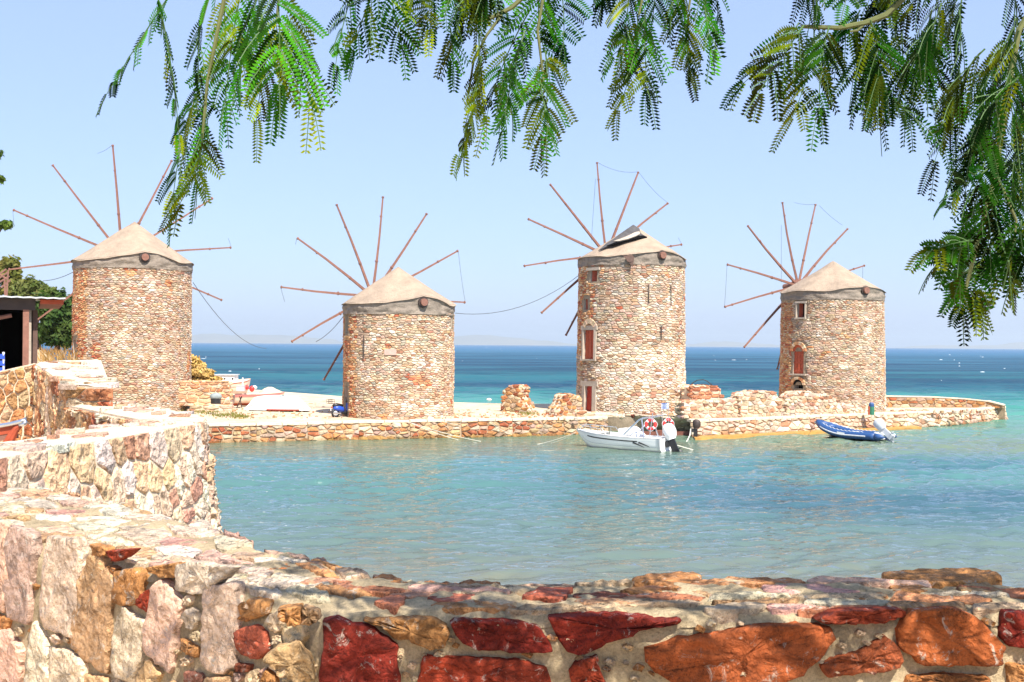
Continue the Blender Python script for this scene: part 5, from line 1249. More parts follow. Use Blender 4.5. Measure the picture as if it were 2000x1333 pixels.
# lifebuoys hung on the bar, flag at the stern
def lifebuoy(label, c, face):
    T = thing('lifebuoy', label, 'lifebuoy', tuple(c), 'red lifebuoys on the motorboat'); f = face.normalized(); a = UP - f * UP.dot(f); a.normalize(); b_ = f.cross(a); vs = []; fs = []; n, m = 28, 10
    for i in range(n):
        w = 2 * math.pi * i / n; d = a * math.cos(w) + b_ * math.sin(w)
        for k in range(m):
            e = 2 * math.pi * k / m; vs.append(c + d * (.245 + .085 * math.cos(e)) + f * (.075 * math.sin(e)))
    for i in range(n):
        for k in range(m): fs.append((i * m + k, ((i + 1) % n) * m + k, ((i + 1) % n) * m + (k + 1) % m, i * m + (k + 1) % m))
    rg = make('ring', vs, fs, M_BUOY, T, True)
    for q in range(4):
        w0 = math.pi / 4 + q * math.pi / 2; vs = []; fs = []
        for i in range(4):
            w = w0 - .17 + .34 * i / 3; d = a * math.cos(w) + b_ * math.sin(w)
            for k in range(m):
                e = 2 * math.pi * k / m; vs.append(c + d * (.245 + .091 * math.cos(e)) + f * (.081 * math.sin(e)))
        for i in range(3):
            for k in range(m): fs.append((i * m + k, (i + 1) * m + k, (i + 1) * m + (k + 1) % m, i * m + (k + 1) % m))
        make('reflective_band', vs, fs, M_WHITE, T, True)
    MB().tube([c + (a * math.cos(w) + b_ * math.sin(w)) * (.35 + .03 * math.cos(4 * w)) for w in [2 * math.pi * i / 24 for i in range(25)]], .011, 5).build('grab_line', M_WHITE, T)
    return T
lifebuoy('left lifebuoy on the motorboat bar, above the white console cover', P(1271, 829.5, fr(1.3, .8 * near, 0).y - .12), V(-.15, -1, .08))
lifebuoy('right lifebuoy on the motorboat, above the white outboard and under the flag', P(1305, 828.5, fr(.5, -.3 * near, 0).y), V(.3, -1, .0))
fl = thing('flag', 'small blue and white striped flag with a cross at the motorboat stern', 'flag', tuple(fr(.35, -.5 * near, .75)))
fp = P(1306, 858, fr(.35, 0, 0).y); ft = P(1306, 787, fr(.35, 0, 0).y)
MB().tube([fp, ft], .014, 6).build('flagpole', M_CHROME, fl)
fw, fh = .40, .34; M_FB = plain('flag_blue', (.03, .12, .50), .8); M_FW = plain('flag_white', (.8, .8, .8), .8)
def flagpt(u, v): return ft + V(-u * fw, -.10 * math.sin(u * 5) - .03, -v * fh - .04 * u)
for i in range(9):
    mb = MB()
    for s in range(8): mb.add([flagpt(s / 8, i / 9), flagpt((s + 1) / 8, i / 9), flagpt((s + 1) / 8, (i + 1) / 9), flagpt(s / 8, (i + 1) / 9)], [(0, 1, 2, 3)])
    mb.build('flag_stripe', M_FB if i % 2 == 0 else M_FW, fl)
off_ = V(0, -.006, 0)
MB().add([flagpt(0, 0) + off_, flagpt(.36, 0) + off_, flagpt(.36, 5 / 9) + off_, flagpt(0, 5 / 9) + off_], [(0, 1, 2, 3)]).build('flag_canton', M_FB, fl)
MB().add([flagpt(0, .24) + off_ * 2, flagpt(.36, .24) + off_ * 2, flagpt(.36, .32) + off_ * 2, flagpt(0, .32) + off_ * 2, flagpt(.15, 0) + off_ * 2, flagpt(.21, 0) + off_ * 2, flagpt(.21, .55) + off_ * 2, flagpt(.15, .55) + off_ * 2], [(0, 1, 2, 3), (4, 5, 6, 7)]).build('flag_cross', M_FW, fl)

# mooring lines
def rope(label, pts, r=.022, sag=.0, mat=M_ROPE, name='mooring_rope', cat='rope', group=None):
    q = []
    for a, b_ in zip(pts[:-1], pts[1:]):
        for i in range(10): t = i / 10; q.append(a.lerp(b_, t) - UP * sag * 4 * t * (1 - t))
    q.append(pts[-1]); return tag(MB().tube(q, r, 5).build(name, mat), label, cat, group)
bowp = fr(LB * .99, 0, .80)
rope('pale mooring line running from the motorboat bow far left into the bay', [bowp, G(1060, 866, .02), G(980, 876, -.05)], .010, .05)
rope('short pale line dropping from the motorboat bow to the water', [bowp, G(1072, 867, -.05)], .009, .08)
rope('pale line slanting from the white outboard down to the water at the right', [fr(-.1, 0, .5), G(1357, 880, -.05)], .022, .02)
rope('pale hose looping from the quay corner into the water, right of the white outboard', [P(1349, 838, 72.2), P(1346, 853, 71.8), G(1332, 869, -.05)], .035, .15)
qz = [((752, 824), (806, 852)), ((800, 824), (905, 862)), ((806, 826), (948, 864)), ((860, 823), (905, 851)), ((866, 823), (985, 845)), ((955, 823), (1010, 853)), ((958, 822), (1006, 848))]
for i, (a, b_) in enumerate(qz):
    rope(('leftmost mooring rope below the short windmill, slanting steeply into the bay', 'upper long mooring rope below the short windmill, ending farthest left', 'lower long mooring rope below the short windmill, reaching farthest out', 'short steep mooring rope below the right side of the short windmill', 'longest flat mooring rope running right from the short windmill', 'left one of two mooring ropes crossing right of the short windmill', 'right one of two mooring ropes crossing right of the short windmill')[i], [G(a[0], a[1], ZQ + .03) + V(0, -.35, 0), G(b_[0], b_[1], -.05)], .012, .10, group='mooring ropes below the short windmill')
# spare outboard hanging at the quay corner
sp = thing('outboard_motor', 'dark spare outboard motor hung at the quay corner behind the white motorboat', 'motor', tuple(P(1352, 850, 72.3)))
o2 = P(1352, 838, 72.2); outboard(local_frame(o2, V(-1, .2, 0)), sp, 0.0, .75, M_IRON, M_BLACK)

# blue inflatable dinghy
stn = P(1722, 858, 70.6); stn.z = 0; bwn = P(1598, 850, 74.2); bwn.z = 0
fr = local_frame(stn, bwn - stn); LD = (bwn - stn).length
near = 1 if fr(0, 1, 0).y < fr(0, -1, 0).y else -1
dg = thing('inflatable_dinghy', 'blue and white inflatable dinghy with a tilted grey outboard, beside the right quay wall', 'boat', tuple(stn))
hb = .70; rt_ = .23
def tube_path(s): return [fr(LD * t, s * hb * (1 - max(0, (t - .6) / .4) ** 2.4), .34 + .62 * max(0, (t - .45) / .55) ** 1.7) for t in [i / 16 for i in range(17)]]
for s in (1, -1):
    pts = tube_path(s); tb = MB().tube(pts, [rt_ * (.92 if i > 14 else 1) for i in range(17)], 14).build('tube', M_DBLUE, dg, True)
    MB().tube([pts[0], pts[0] + (pts[0] - pts[1]).normalized() * .25, pts[0] + (pts[0] - pts[1]).normalized() * .62], [rt_ * 1.002, rt_ * .85, .05], 14).build('tube_cone', M_DBLUE, dg, True)
    up = [q + UP * rt_ * .86 for q in pts]; gl = MB()
    for i in range(3, 14): gl.tube([up[i] + UP * .02, up[i].lerp(up[i + 1], .5) + UP * .08, up[i + 1] + UP * .02], .016, 5)
    gl.build('grab_line', M_WHITE, tb)
    mid = [q + V(0, -.02, -.0) for q in pts]
    MB().tube([pts[i] + (fr(0, s, 0) - fr(0, 0, 0)) * rt_ * .97 for i in range(2, 15)], .045, 6).build('rub_strip', M_GREY, tb)
    q = pts[8]; MB().box(q + (fr(0, s, 0) - fr(0, 0, 0)) * (rt_ + .012) + UP * .07, (.55, .01, .16), ((pts[9] - pts[8]).normalized(), fr(0, 1, 0) - fr(0, 0, 0), UP)).build('name_panel', M_WHITE, tb)
bt_ = MB(); bt_.tube([tube_path(1)[16], fr(LD * 1.03, 0, .98), tube_path(-1)[16]], rt_ * .92, 14); bt_.build('bow_tube', M_WHITE, dg, True)
hl = MB()
for i in range(12):
    t0, t1 = i / 12, (i + 1) / 12
    z = lambda t: -.12 + .72 * max(0, (t - .5) / .5) ** 1.8
    w = lambda t: hb * (1 - max(0, (t - .6) / .4) ** 2.4)
    for s in (1, -1): hl.add([fr(LD * t0, 0, z(t0)), fr(LD * t1, 0, z(t1)), fr(LD * t1, s * w(t1), z(t1) + .30), fr(LD * t0, s * w(t0), z(t0) + .30)], [(0, 1, 2, 3)])
hl.build('hull', M_BLACK, dg, True)
fx = MB()
for i in range(10):
    t0, t1 = i / 12, (i + 1) / 12; fx.add([fr(LD * t0, -hb * .8, .16), fr(LD * t1, -hb * .8, .16), fr(LD * t1, hb * .8, .16), fr(LD * t0, hb * .8, .16)], [(0, 1, 2, 3)])
fx.build('floor_board', M_GREY, dg)
bx(MB(), LD * .45, 0, .48, .28, 1.2, .05).build('seat', M_GREY, dg); bx(MB(), .12, 0, .36, .06, 1.25, .5).build('transom', M_WHITE, dg)
m_ = MB(); m_.ball(fr(LD * .80, 0, .72), .34, 12, 8, 1.2, 1, .7); m_.build('bow_bag', M_DBLUE, dg, True)
outboard(lambda x, y, z: fr(x + .05, y, z + .52), dg, math.radians(-52), 1.0, M_GREY, M_GREY)
rope('pale painter tying the blue dinghy bow to the right quay wall', [fr(LD * 1.03, 0, 1.0), P(1592, 822, 80)], .02, .05)

# boats drawn up on the sand
def beach_boat(name, label, px0, px1, Y0, Y1, z0, B, fb, hullm, trims, cabin=None, sheer=.3, seed=1):
    a = P(px0, 780, Y0); a.z = z0; b_ = P(px1, 780, Y1); b_.z = z0; fr = local_frame(a, b_ - a); L = (b_ - a).length
    T = thing(name, label, 'boat', tuple(a), None); R = hull_rings(L, B, fb, .25, 0, sheer=sheer); vs, fs = skin(R, lambda x, y, z: fr(x, y, z + .25)); make('hull', vs, fs, hullm, T, True)
    g = lambda x, y, z: fr(x, y, z + .25)
    for (k0, f0, f1, mt, nm) in trims:
        for side in (0, 1):
            kk = k0 if side == 0 else 7 - k0; ff = (f0, f1) if side == 0 else (1 - f0, 1 - f1)
            vs, fs = band(R, g, kk, ff[0], ff[1], 0, 22, .02); make(nm, vs, fs, mt, T)
    d = MB()
    for i in range(22):
        p, q = R[i], R[i + 1]; d.add([g(p[0][0], p[0][1] * .95, p[0][2] - .08), g(q[0][0], q[0][1] * .95, q[0][2] - .08), g(q[8][0], q[8][1] * .95, q[8][2] - .08), g(p[8][0], p[8][1] * .95, p[8][2] - .08)], [(0, 1, 2, 3)])
    d.build('deck', M_CREAMP, T); return T, fr, L
T1, fr1, L1 = beach_boat('fishing_boat', 'pink fishing boat with white cabin on the sand behind the retaining wall', 405, 489, 92, 95, .95, 2.7, 1.40, M_CREAMP, [(0, .02, .12, M_BROWNRED, 'rub_rail'), (0, .55, .62, M_FRAME, 'plank_seam'), (1, .3, .4, M_FRAME, 'plank_seam')])
cab = MB(); ca = P(443, 740, 93)
cab.box(V(ca.x, ca.y, 2.92), (1.55, 1.4, .62)); cab.build('cabin', M_WHITE, T1); MB().box(V(ca.x, ca.y, 3.265), (1.75, 1.6, .06)).build('cabin_roof', M_GREY, T1)
for px in (439, 454.5):
    q = on_plane(px, 740, V(ca.x, ca.y - .71, 3), V(0, -1, 0)); MB().tube([q, q + V(0, -.03, 0)], .07, 12).build('porthole', M_DARK, T1)
MB().tube([P(473.5, 760, 91), P(474, 738, 91)], .06, 6).build('post', M_WHITE, T1)
T2, fr2, L2 = beach_boat('rowing_boat', 'long low pink rowing boat with a red gunwale on the sand beside the retaining wall', 449, 556, 86, 89, .92, 1.9, .78, M_CREAMP, [(0, .0, .45, plain('faded_red', (.62, .16, .14), .6, 0, .2), 'gunwale'), (0, .5, .56, M_FRAME, 'plank_seam'), (2, .2, .9, M_BROWNRED, 'bottom_paint')], sheer=.10)
gm = thing('crate', 'grey box standing on the pink rowing boat beside two red fenders', 'box', tuple(P(470, 762, 87)))
MB().box(P(470.5, 759.5, 87), (.58, .45, .36)).build('box_body', M_GREY, gm); MB().box(P(470.5, 754.6, 87), (.62, .5, .04)).build('lid', M_GREY, gm)
for i, (x, y, s) in enumerate(((482, 757, .16), (492, 760, .2))):
    T = thing('fender', ('small red fender next to the grey box on the pink rowing boat', 'larger red fender with a white side, at the far side of the grey box')[i], 'fender', tuple(P(x, y, 87.4)))
    MB().ball(P(x, y, 87.4), s, 10, 8, 1, .9, 1.2).build('fender_body', M_BUOY, T, True)
    if i: MB().ball(P(x + 5, y - 3, 87.6), s * .9, 10, 8, 1.2, .9, .8).build('fender_cap', M_WHITE, T, True)
# upturned white boat
a = G(481, 800, ZQ + .12); b_ = G(605, 801.5, ZQ + .12); fr = local_frame(a, b_ - a); LU = (b_ - a).length
ub = thing('upturned_boat', 'white rowing boat lying upside down on the sand, red gunwale touching the ground', 'boat', tuple(a))
rings = []
for i in range(17):
    t = i / 16; w = .85 * (1 - abs(2 * t - 1) ** 3.2 * .55) ; h = .98 * (1 - abs(2 * t - 1) ** 2.4 * .35) * (min(1, (t + .0) * 6 + .25)) * min(1, (1 - t) * 5 + .18); x0 = LU * t
    rings.append([(x0, -w, 0), (x0, -w * .97, h * .45), (x0, -w * .72, h * .82), (x0, -w * .2, h), (x0, w * .2, h), (x0, w * .72, h * .82), (x0, w * .97, h * .45), (x0, w, 0)])
vs, fs = skin(rings, fr); fs.append(tuple(16 * 8 + k for k in range(8))); make('hull', vs, fs, M_WHITE, ub, True)
ned = 0 if fr(0, -1, 0).y < fr(0, 1, 0).y else 7
mb = MB(); mb.tube([fr(*rings[i][ned]) + V(0, -.02, .05) for i in range(6, 15)], .045, 6); mb.build('gunwale', M_RED, ub)
MB().tube([fr(rings[i][3][0], 0, rings[i][3][2] + .02) for i in range(1, 16)], .04, 6).build('keel_strip', plain('pale_teal', (.42, .68, .62), .5), ub)
MB().tube([fr(*rings[i][1 if ned == 0 else 6]) + V(0, -.02, 0) for i in range(1, 16)], .018, 5).build('strake', M_GREY, ub)
# sawhorse, tarp-covered drum, sand heap
sh = thing('trestle', 'dark crossed-leg trestle standing beside the upturned white boat', 'trestle', tuple(G(469, 798, ZQ))); sY = G(469, 798, ZQ).y
mb = MB(); mb.tube([P(463, 797, sY), P(472, 774, sY)], .035, 5); mb.tube([P(472, 796.5, sY), P(468, 774, sY)], .035, 5); mb.tube([P(462, 797, sY + .8), P(473, 775, sY + .8)], .03, 5); mb.build('leg', M_IRON, sh)
MB().tube([P(456, 797.5, sY), P(484, 793.5, sY)], .03, 5).build('foot_bar', M_IRON, sh)
dr_ = thing('covered_drum', 'dark drum with a grey cover standing before the warm retaining wall', 'drum', tuple(G(421, 787, 1.7))); q = P(421.5, 781, 75.6)
MB().tube([q - UP * .28, q + UP * .12], .34, 12).build('drum', M_BLACK, dr_); m_ = MB(); m_.ball(q + UP * .2, .38, 12, 8, 1.1, 1, .7); m_.build('cover', plain('grey_cloth', (.22, .25, .25), .9, 0, .3, 3.0), dr_, True)
def mound(name, label, cat, c, rx, ry, h, mat, seed):
    vs = []; fs = []; n, m = 18, 6
    for j in range(m + 1):
        s = j / m
        for i in range(n):
            w = 2 * math.pi * i / n; q = V(c.x + rx * s * math.cos(w), c.y + ry * s * math.sin(w), 0); z = h * (1 - s ** 1.4) * (1 + .35 * noise.noise(q * .8 + V(seed, 0, 0))) - .1 * s
            vs.append(V(q.x, q.y, c.z + z))
    for j in range(m):
        for i in range(n): fs.append((j * n + i, (j + 1) * n + i, (j + 1) * n + (i + 1) % n, j * n + (i + 1) % n))
    return tag(make(name, vs, fs, mat, None, False), label, cat)
mound('sand_heap', 'pale heap of sand and stones on the beach behind the upturned white boat', 'heap', V(P(531, 770, 101).x, 101, .80), 2.1, 1.6, 1.15, M_GROUND, 1)
tag(MB().ball(G(955, 782, .1), .30, 12, 8, 1, 1, .7).build('mooring_buoy', plain('pink_buoy', (.75, .5, .42), .5), None, True), 'pale pink mooring buoy afloat off the beach beside the short windmill', 'buoy')

# scooter parked against the short windmill
g0 = G(655, 816, ZQ); g0 = V(g0.x, g0.y, ZQ + .02); fr = local_frame(g0, V(.75, .66, 0)); sc = thing('scooter', 'blue scooter with a wire basket parked at the foot of the short windmill', 'scooter', tuple(g0))
def wheel(x, T):
    pts = [fr(x + .25 * math.cos(w), 0, .25 + .25 * math.sin(w)) for w in [2 * math.pi * i / 20 for i in range(21)]]
    ty = MB().tube(pts, .06, 8, caps=False).build('wheel', M_BLACK, T, True); MB().tube([fr(x, -.04, .25), fr(x, .04, .25)], .17, 14).build('rim', M_GREY, ty)
wheel(0, sc); wheel(1.22, sc)
mb = MB(); mb.tube([fr(-.15, 0, .62), fr(.15, 0, .60), fr(.5, 0, .50), fr(.62, 0, .34)], [.10, .20, .19, .10], 10); mb.build('body', M_BLUE, sc, True)
mb = MB(); mb.tube([fr(-.2, 0, .76), fr(.1, 0, .80), fr(.55, 0, .74)], [.08, .14, .10], 10); mb.build('seat', M_BLACK, sc, True)
mb = MB(); mb.tube([fr(.5, 0, .30), fr(.95, 0, .28)], .13, 8); mb.build('footboard', M_BLACK, sc)
mb = MB(); mb.tube([fr(.95, 0, .28), fr(1.02, 0, .6), fr(.98, 0, .92)], [.12, .20, .12], 10); mb.build('leg_shield', M_BLUE, sc, True)
mb = MB(); mb.tube([fr(1.22, 0, .25), fr(1.0, 0, .98)], .035, 6); mb.tube([fr(.95, -.32, 1.02), fr(1.0, 0, .98), fr(.95, .32, 1.02)], .02, 6); mb.build('handlebar', M_BLACK, sc)
for s in (1, -1): MB().tube([fr(1.0, s * .2, 1.0), fr(.98, s * .27, 1.2)], .012, 5).ball(fr(.98, s * .28, 1.24), .06, 8, 6, .4, 1, .7).build('mirror', M_BLACK, sc)
mb = MB()
for z in (.92, 1.05, 1.18):
    mb.tube([fr(-.55, -.2, z), fr(-.2, -.2, z), fr(-.2, .2, z), fr(-.55, .2, z), fr(-.55, -.2, z)], .012, 4)
for (x, y) in ((-.55, -.2), (-.2, -.2), (-.2, .2), (-.55, .2), (-.38, -.2), (-.38, .2), (-.55, 0)): mb.tube([fr(x, y, .92), fr(x, y, 1.18)], .01, 4)
mb.build('basket', M_IRON, sc)
MB().box(fr(-.28, 0, .66), (.08, .16, .08)).build('tail_light', M_RED, sc); MB().box(fr(-.34, 0, .50), (.03, .17, .14)).build('number_plate', M_WHITE, sc)
MB().tube([fr(-.25, -.17, .28), fr(.3, -.17, .26)], .05, 8).build('exhaust', M_CHROME, sc)
# bin on the quay
bn = G(1702, 811.5, ZQ); bt2 = thing('litter_bin', 'small green litter bin with a blue top on the quay before the rightmost windmill', 'bin', tuple(bn))
MB().tube([bn + UP * .03, bn + UP * .62], .21, 14, .20).build('bin_body', M_GREEN, bt2); MB().tube([bn + UP * .62, bn + UP * .80, bn + UP * .92], [.19, .19, .12], 12).build('bin_top', M_DBLUE, bt2)
MB().box(bn + V(-.2, -.06, .33), (.10, .12, .6)).build('hinge_post', M_BROWNRED, bt2)

# ------------------------------------------------------------------ hut, chairs and bench on the left
hx = 26.0; H_O = P(51, 600, hx); H_O.z = 0; hex_ = V(.918, .395, 0); hey = V(-.395, .918, 0); rz = P(60, 582, hx).z
hut = thing('hut', 'open-fronted dark hut with a flat tin roof and red-brown posts at the left edge', 'hut', tuple(H_O + UP * 4.25))
HF = lambda x, y, z: H_O + hex_ * x + hey * y + UP * z
def hbox(name, mat, x, y, z, sx, sy, sz): return MB().box(HF(x, y, z), (sx, sy, sz), (hex_, hey, UP)).build(name, mat, hut)
mb = MB(); nr = 46; xa0, xa1 = -5.0, .83
for i in range(nr):                                            # corrugated sheet
    xa, xb = xa0 + (xa1 - xa0) * i / nr, xa0 + (xa1 - xa0) * (i + 1) / nr; c = .007 * math.cos(math.pi * i); za, zb_ = rz + .06 + c - .06 * i / nr, rz + .06 - c - .06 * (i + 1) / nr
    mb.add([HF(xa, -.5, za), HF(xb, -.5, zb_), HF(xb, 4.4, zb_ + .1), HF(xa, 4.4, za + .1), HF(xa, -.5, za - .03), HF(xb, -.5, zb_ - .03), HF(xb, 4.4, zb_ + .07), HF(xa, 4.4, za + .07)], [(0, 1, 2, 3), (7, 6, 5, 4), (0, 4, 5, 1), (2, 6, 7, 3)] + ([(1, 5, 6, 2)] if i == nr - 1 else []))
mb.build('tin_roof', M_GREY, hut)
hbox('roof_beam', M_IRON, -2.4, -.18, rz - .16, 5.2, .12, .26); hbox('eave_soffit', M_BROWNRED, .55, 1.9, rz - .09, .5, 4.2, .10)
for (x, w, m_, y) in ((0, .13, M_SPAR, -.2), (.08, .07, M_FRAME, -.05), (.20, .10, M_SPARD, .1), (.13, .10, M_IRON, .3)): hbox('post', m_, x, y, (4.25 + rz - .28) / 2, w, w, rz - .28 - 4.25)
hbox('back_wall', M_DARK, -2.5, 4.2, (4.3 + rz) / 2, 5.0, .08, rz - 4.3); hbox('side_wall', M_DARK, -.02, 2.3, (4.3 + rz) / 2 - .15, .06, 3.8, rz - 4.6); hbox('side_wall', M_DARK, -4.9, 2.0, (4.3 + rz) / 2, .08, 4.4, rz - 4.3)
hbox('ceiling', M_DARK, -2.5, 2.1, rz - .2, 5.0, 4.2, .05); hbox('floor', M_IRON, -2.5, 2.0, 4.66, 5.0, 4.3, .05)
MB().tube([HF(-1.2, -.1, rz - .62), HF(-.3, -.1, rz - .42)], .05, 5).build('brace', M_SPAR, hut)
# sticks and net stacked on the roof
wj = thing('roof_sticks', 'bundle of red-brown sticks standing on the tin roof of the hut', 'sticks', tuple(P(8, 570, hx + 1.5))); mb = MB(); rr = random.Random(3)
for (a, b_) in (((10, 578), (9, 545)), ((13, 578), (16, 528)), ((-8, 548), (16, 532)), ((-8, 556), (18, 540)), ((-10, 530), (14, 546)), ((2, 562), (20, 548)), ((-6, 540), (12, 526))): mb.tube([P(*a, hx + 1.5), P(*b_, hx + 1.5)], .022, 5)
mb.build('stick', M_SPAR, wj)
def chair(c, rz_, lab):
    T = thing('cafe_chair', lab, 'chair', tuple(c), None, (0, 0, rz_))
    for s in (1, -1):
        MB().tube([(s * .2, -.2, 0), (s * .2, -.2, .45)], .02, 6).build('leg', M_WHITE, T, local=True); MB().tube([(s * .2, .2, 0), (s * .2, .2, .45), (s * .2, .27, .92)], .02, 6).build('leg', M_WHITE, T, local=True)
    for i in range(4): MB().box((0, -.18 + .12 * i, .46), (.44, .10, .025)).build('seat_slat', M_BLUE, T, local=True)
    for i in range(3): MB().box((0, .225 + .022 * i, .60 + .12 * i), (.44, .02, .09)).build('back_slat', M_BLUE, T, local=True)
    return T
c0_ = P(-4, 745, 20.5); chair(V(c0_.x - .1, 20.5, 4.78), math.radians(200), 'blue slatted chair with white legs in front of the dark hut')
c0_ = P(-40, 745, 20.2); chair(V(c0_.x - .3, 20.6, 4.78), math.radians(170), 'blue slatted chair half out of sight behind the other blue chair')
structure(MB().box(V(-10.9, 21.2, 4.66), (3.2, 3.2, .24)).build('hut_terrace', M_GROUND))
bY = 11.6; bench = thing('bench', 'bench with a steel tube rail and red-brown slats inside the V-shaped parapet', 'bench', tuple(P(-60, 880, bY)))
tp = [P(-220, 858, bY), P(-40, 838, bY), P(20, 829, bY), P(40, 824, bY), P(50, 819.5, bY), P(51.5, 824, bY), P(47, 829, bY), P(38, 831, bY)]
MB().tube(tp, .023, 10).build('tube_rail', M_CHROME, bench, True)
MB().tube([P(44, 829, bY + .02), P(32, 838, bY + .02), P(22, 855, bY + .02), P(10, 874, bY + .02), P(4, 900, bY + .02)], [.02, .035, .05, .05, .04], 8).build('leg', M_BROWNRED, bench)
MB().tube([P(-210, 868, bY + .05), P(-210, 900, bY + .05)], .035, 8).build('leg', M_BROWNRED, bench)
for (y0, y1, w) in ((845, 866, .06), (858, 879, .05)):
    a, b_ = P(33, y0 - 8, bY + .06), P(-215, y1 + 8, bY + .06); MB().tube([a, b_], w, 4, rot=math.pi / 4).build('slat', M_BROWNRED if w > .055 else M_SPAR, bench)

# overhead cables
def cable(label, ends, sag, n=14, r=.022):
    a, b_ = ends; return tag(MB().tube([a.lerp(b_, i / n) - UP * sag * 4 * (i / n) * (1 - i / n) for i in range(n + 1)], r, 5).build('cable', M_WIRE), label, 'cable')
cable('dark cable sagging from the right side of the leftmost windmill towards the sea', (P(377, 552, 80), P(520, 681, 110)), 1.1)
cable('dark cable spanning between the short windmill and the tallest windmill', (P(889, 612, 76), P(1131, 538, 82)), .95)
cable('short cable from the left side of the leftmost windmill to the trees', (P(146, 530, 80), P(84, 549, 84)), .15)
cable('thin cable dropping from the left side of the short windmill', (P(671, 618, 76), P(617, 668, 76)), .2)
# ------------------------------------------------------------------ trees and bushes on the left
def leaf_mat(name, col, col2, trans=.35, rough=.5, scale=.8):
    m, nt, b = nmat(name); v = coords(nt); n = noise_tex(nt, scale, 3, .6, v)
    at = N(nt, 'ShaderNodeAttribute', attribute_name='tint')
    c = mix(nt, col, col2, ramp(nt, n.outputs['Fac'], [(.35, 0), (.65, 1)]).outputs['Color']); c = mix(nt, c, at.outputs['Color'], 1.0, 'MULTIPLY')
    nt.links.new(c, b.inputs['Base Color']); b.inputs['Roughness'].default_value = rough; b.inputs['Specular IOR Level'].default_value = .04
    tr = N(nt, 'ShaderNodeBsdfTranslucent'); nt.links.new(mix(nt, c, (1.3, 1.5, .5), 1.0, 'MULTIPLY'), tr.inputs['Color'])
    mx = N(nt, 'ShaderNodeMixShader'); mx.inputs[0].default_value = trans
    nt.links.new(b.outputs[0], mx.inputs[1]); nt.links.new(tr.outputs[0], mx.inputs[2]); nt.links.new(mx.outputs[0], nt.nodes['Material Output'].inputs['Surface']); return m
M_LEAF = leaf_mat('dark_foliage', (.045, .095, .028), (.09, .13, .035)); M_LEAFO = leaf_mat('olive_foliage', (.13, .15, .04), (.22, .18, .05)); M_DRY = leaf_mat('dry_foliage', (.52, .34, .12), (.60, .42, .18), .25)
def crown_blob(mb, c, r, n, size, rng, sq=(1, 1, 1)):
    nz = V(rng.random() * 90, 0, 0)
    for i in range(n):
        d = V(rng.gauss(0, 1), rng.gauss(0, 1), rng.gauss(0, 1)).normalized(); k = rng.random() ** .42
        k *= .72 + .5 * noise.noise(d * 1.9 + nz)
        p = c + V(d.x * r * k * sq[0], d.y * r * k * sq[1], d.z * r * k * sq[2]); s = size * rng.uniform(.6, 1.35)
        nrm = (d + V(rng.uniform(-1, 1), rng.uniform(-1, 1), rng.uniform(-.4, 1))).normalized(); a = nrm.orthogonal().normalized(); a.rotate(Matrix.Rotation(rng.random() * 6.28, 3, nrm)); b_ = nrm.cross(a); t = rng.uniform(.7, 1.25)
        mb.add([p + a * s, p + b_ * s * .5 + nrm * s * .12, p - a * s, p - b_ * s * .5 + nrm * s * .12], [(0, 1, 2, 3)], (t, t * rng.uniform(.92, 1.08), t * rng.uniform(.8, 1.1)))
def bush_tree(name, label, cat, base, blobs, mat, size, seed, trunk=True, bark=M_SPARD):
    rng = random.Random(seed); T = thing(name, label, cat, tuple(base)); mb = MB()
    for (px, py, Y, rpx, n, sq) in blobs: crown_blob(mb, P(px, py, Y), rpx * Y / F, n, size, rng, sq)
    mb.build('crown', mat, T)
    if trunk:
        tk = MB(); tops = [P(b[0], b[1], b[2]) for b in blobs]; mid = sum(tops, V(0, 0, 0)) / len(tops); fork = Vector(base).lerp(mid, .45)
        tk.tube([Vector(base), Vector(base).lerp(fork, .5) + V(.1, 0, 0), fork], [.28, .22, .18], 8)
        for tp in tops: tk.tube([fork, fork.lerp(tp, .55) + UP * .2, tp], [.14, .09, .03], 6)
        tk.build('trunk', bark, T)
    return T
bush_tree('leafy_tree', 'yellow-green tree rising behind the sticks on the hut roof', 'tree', V(P(15, 680, 98).x, 98, 5.0), [(16, 528, 98, 34, 1500, (1, 1, 1.05)), (-30, 560, 98, 44, 1200, (1, 1, 1)), (28, 560, 98, 30, 900, (1, 1, 1))], M_LEAFO, .26, 201)
bush_tree('leafy_tree', 'mottled green bushy tree directly above the tin roof, left of the leftmost windmill', 'tree', V(P(75, 690, 94).x, 94, 5.0), [(62, 565, 94, 36, 1500, (1.1, 1, .9)), (92, 580, 94, 26, 1000, (1, 1, 1)), (40, 590, 94, 34, 900, (1, 1, 1)), (78, 582, 94, 40, 1600, (1.2, 1, .9)), (50, 575, 94, 40, 1500, (1, 1, 1))], leaf_mat('mottled_foliage', (.09, .13, .035), (.18, .18, .06)), .24, 202)
bush_tree('dense_shrub', 'dense dark green shrub between the hut posts and the leftmost windmill', 'shrub', V(P(110, 700, 91).x, 91, 5.0), [(112, 628, 91, 42, 2200, (.95, 1, 1.25)), (126, 660, 91, 30, 1200, (.9, 1, .9)), (95, 650, 91, 34, 1200, (1, 1, 1)), (132, 600, 91, 24, 800, (.8, 1, 1)), (112, 590, 91, 34, 1600, (1.1, 1, 1)), (84, 600, 91, 34, 1500, (1, 1, 1)), (138, 640, 91, 30, 1200, (.8, 1, 1.2))], M_LEAF, .23, 203)
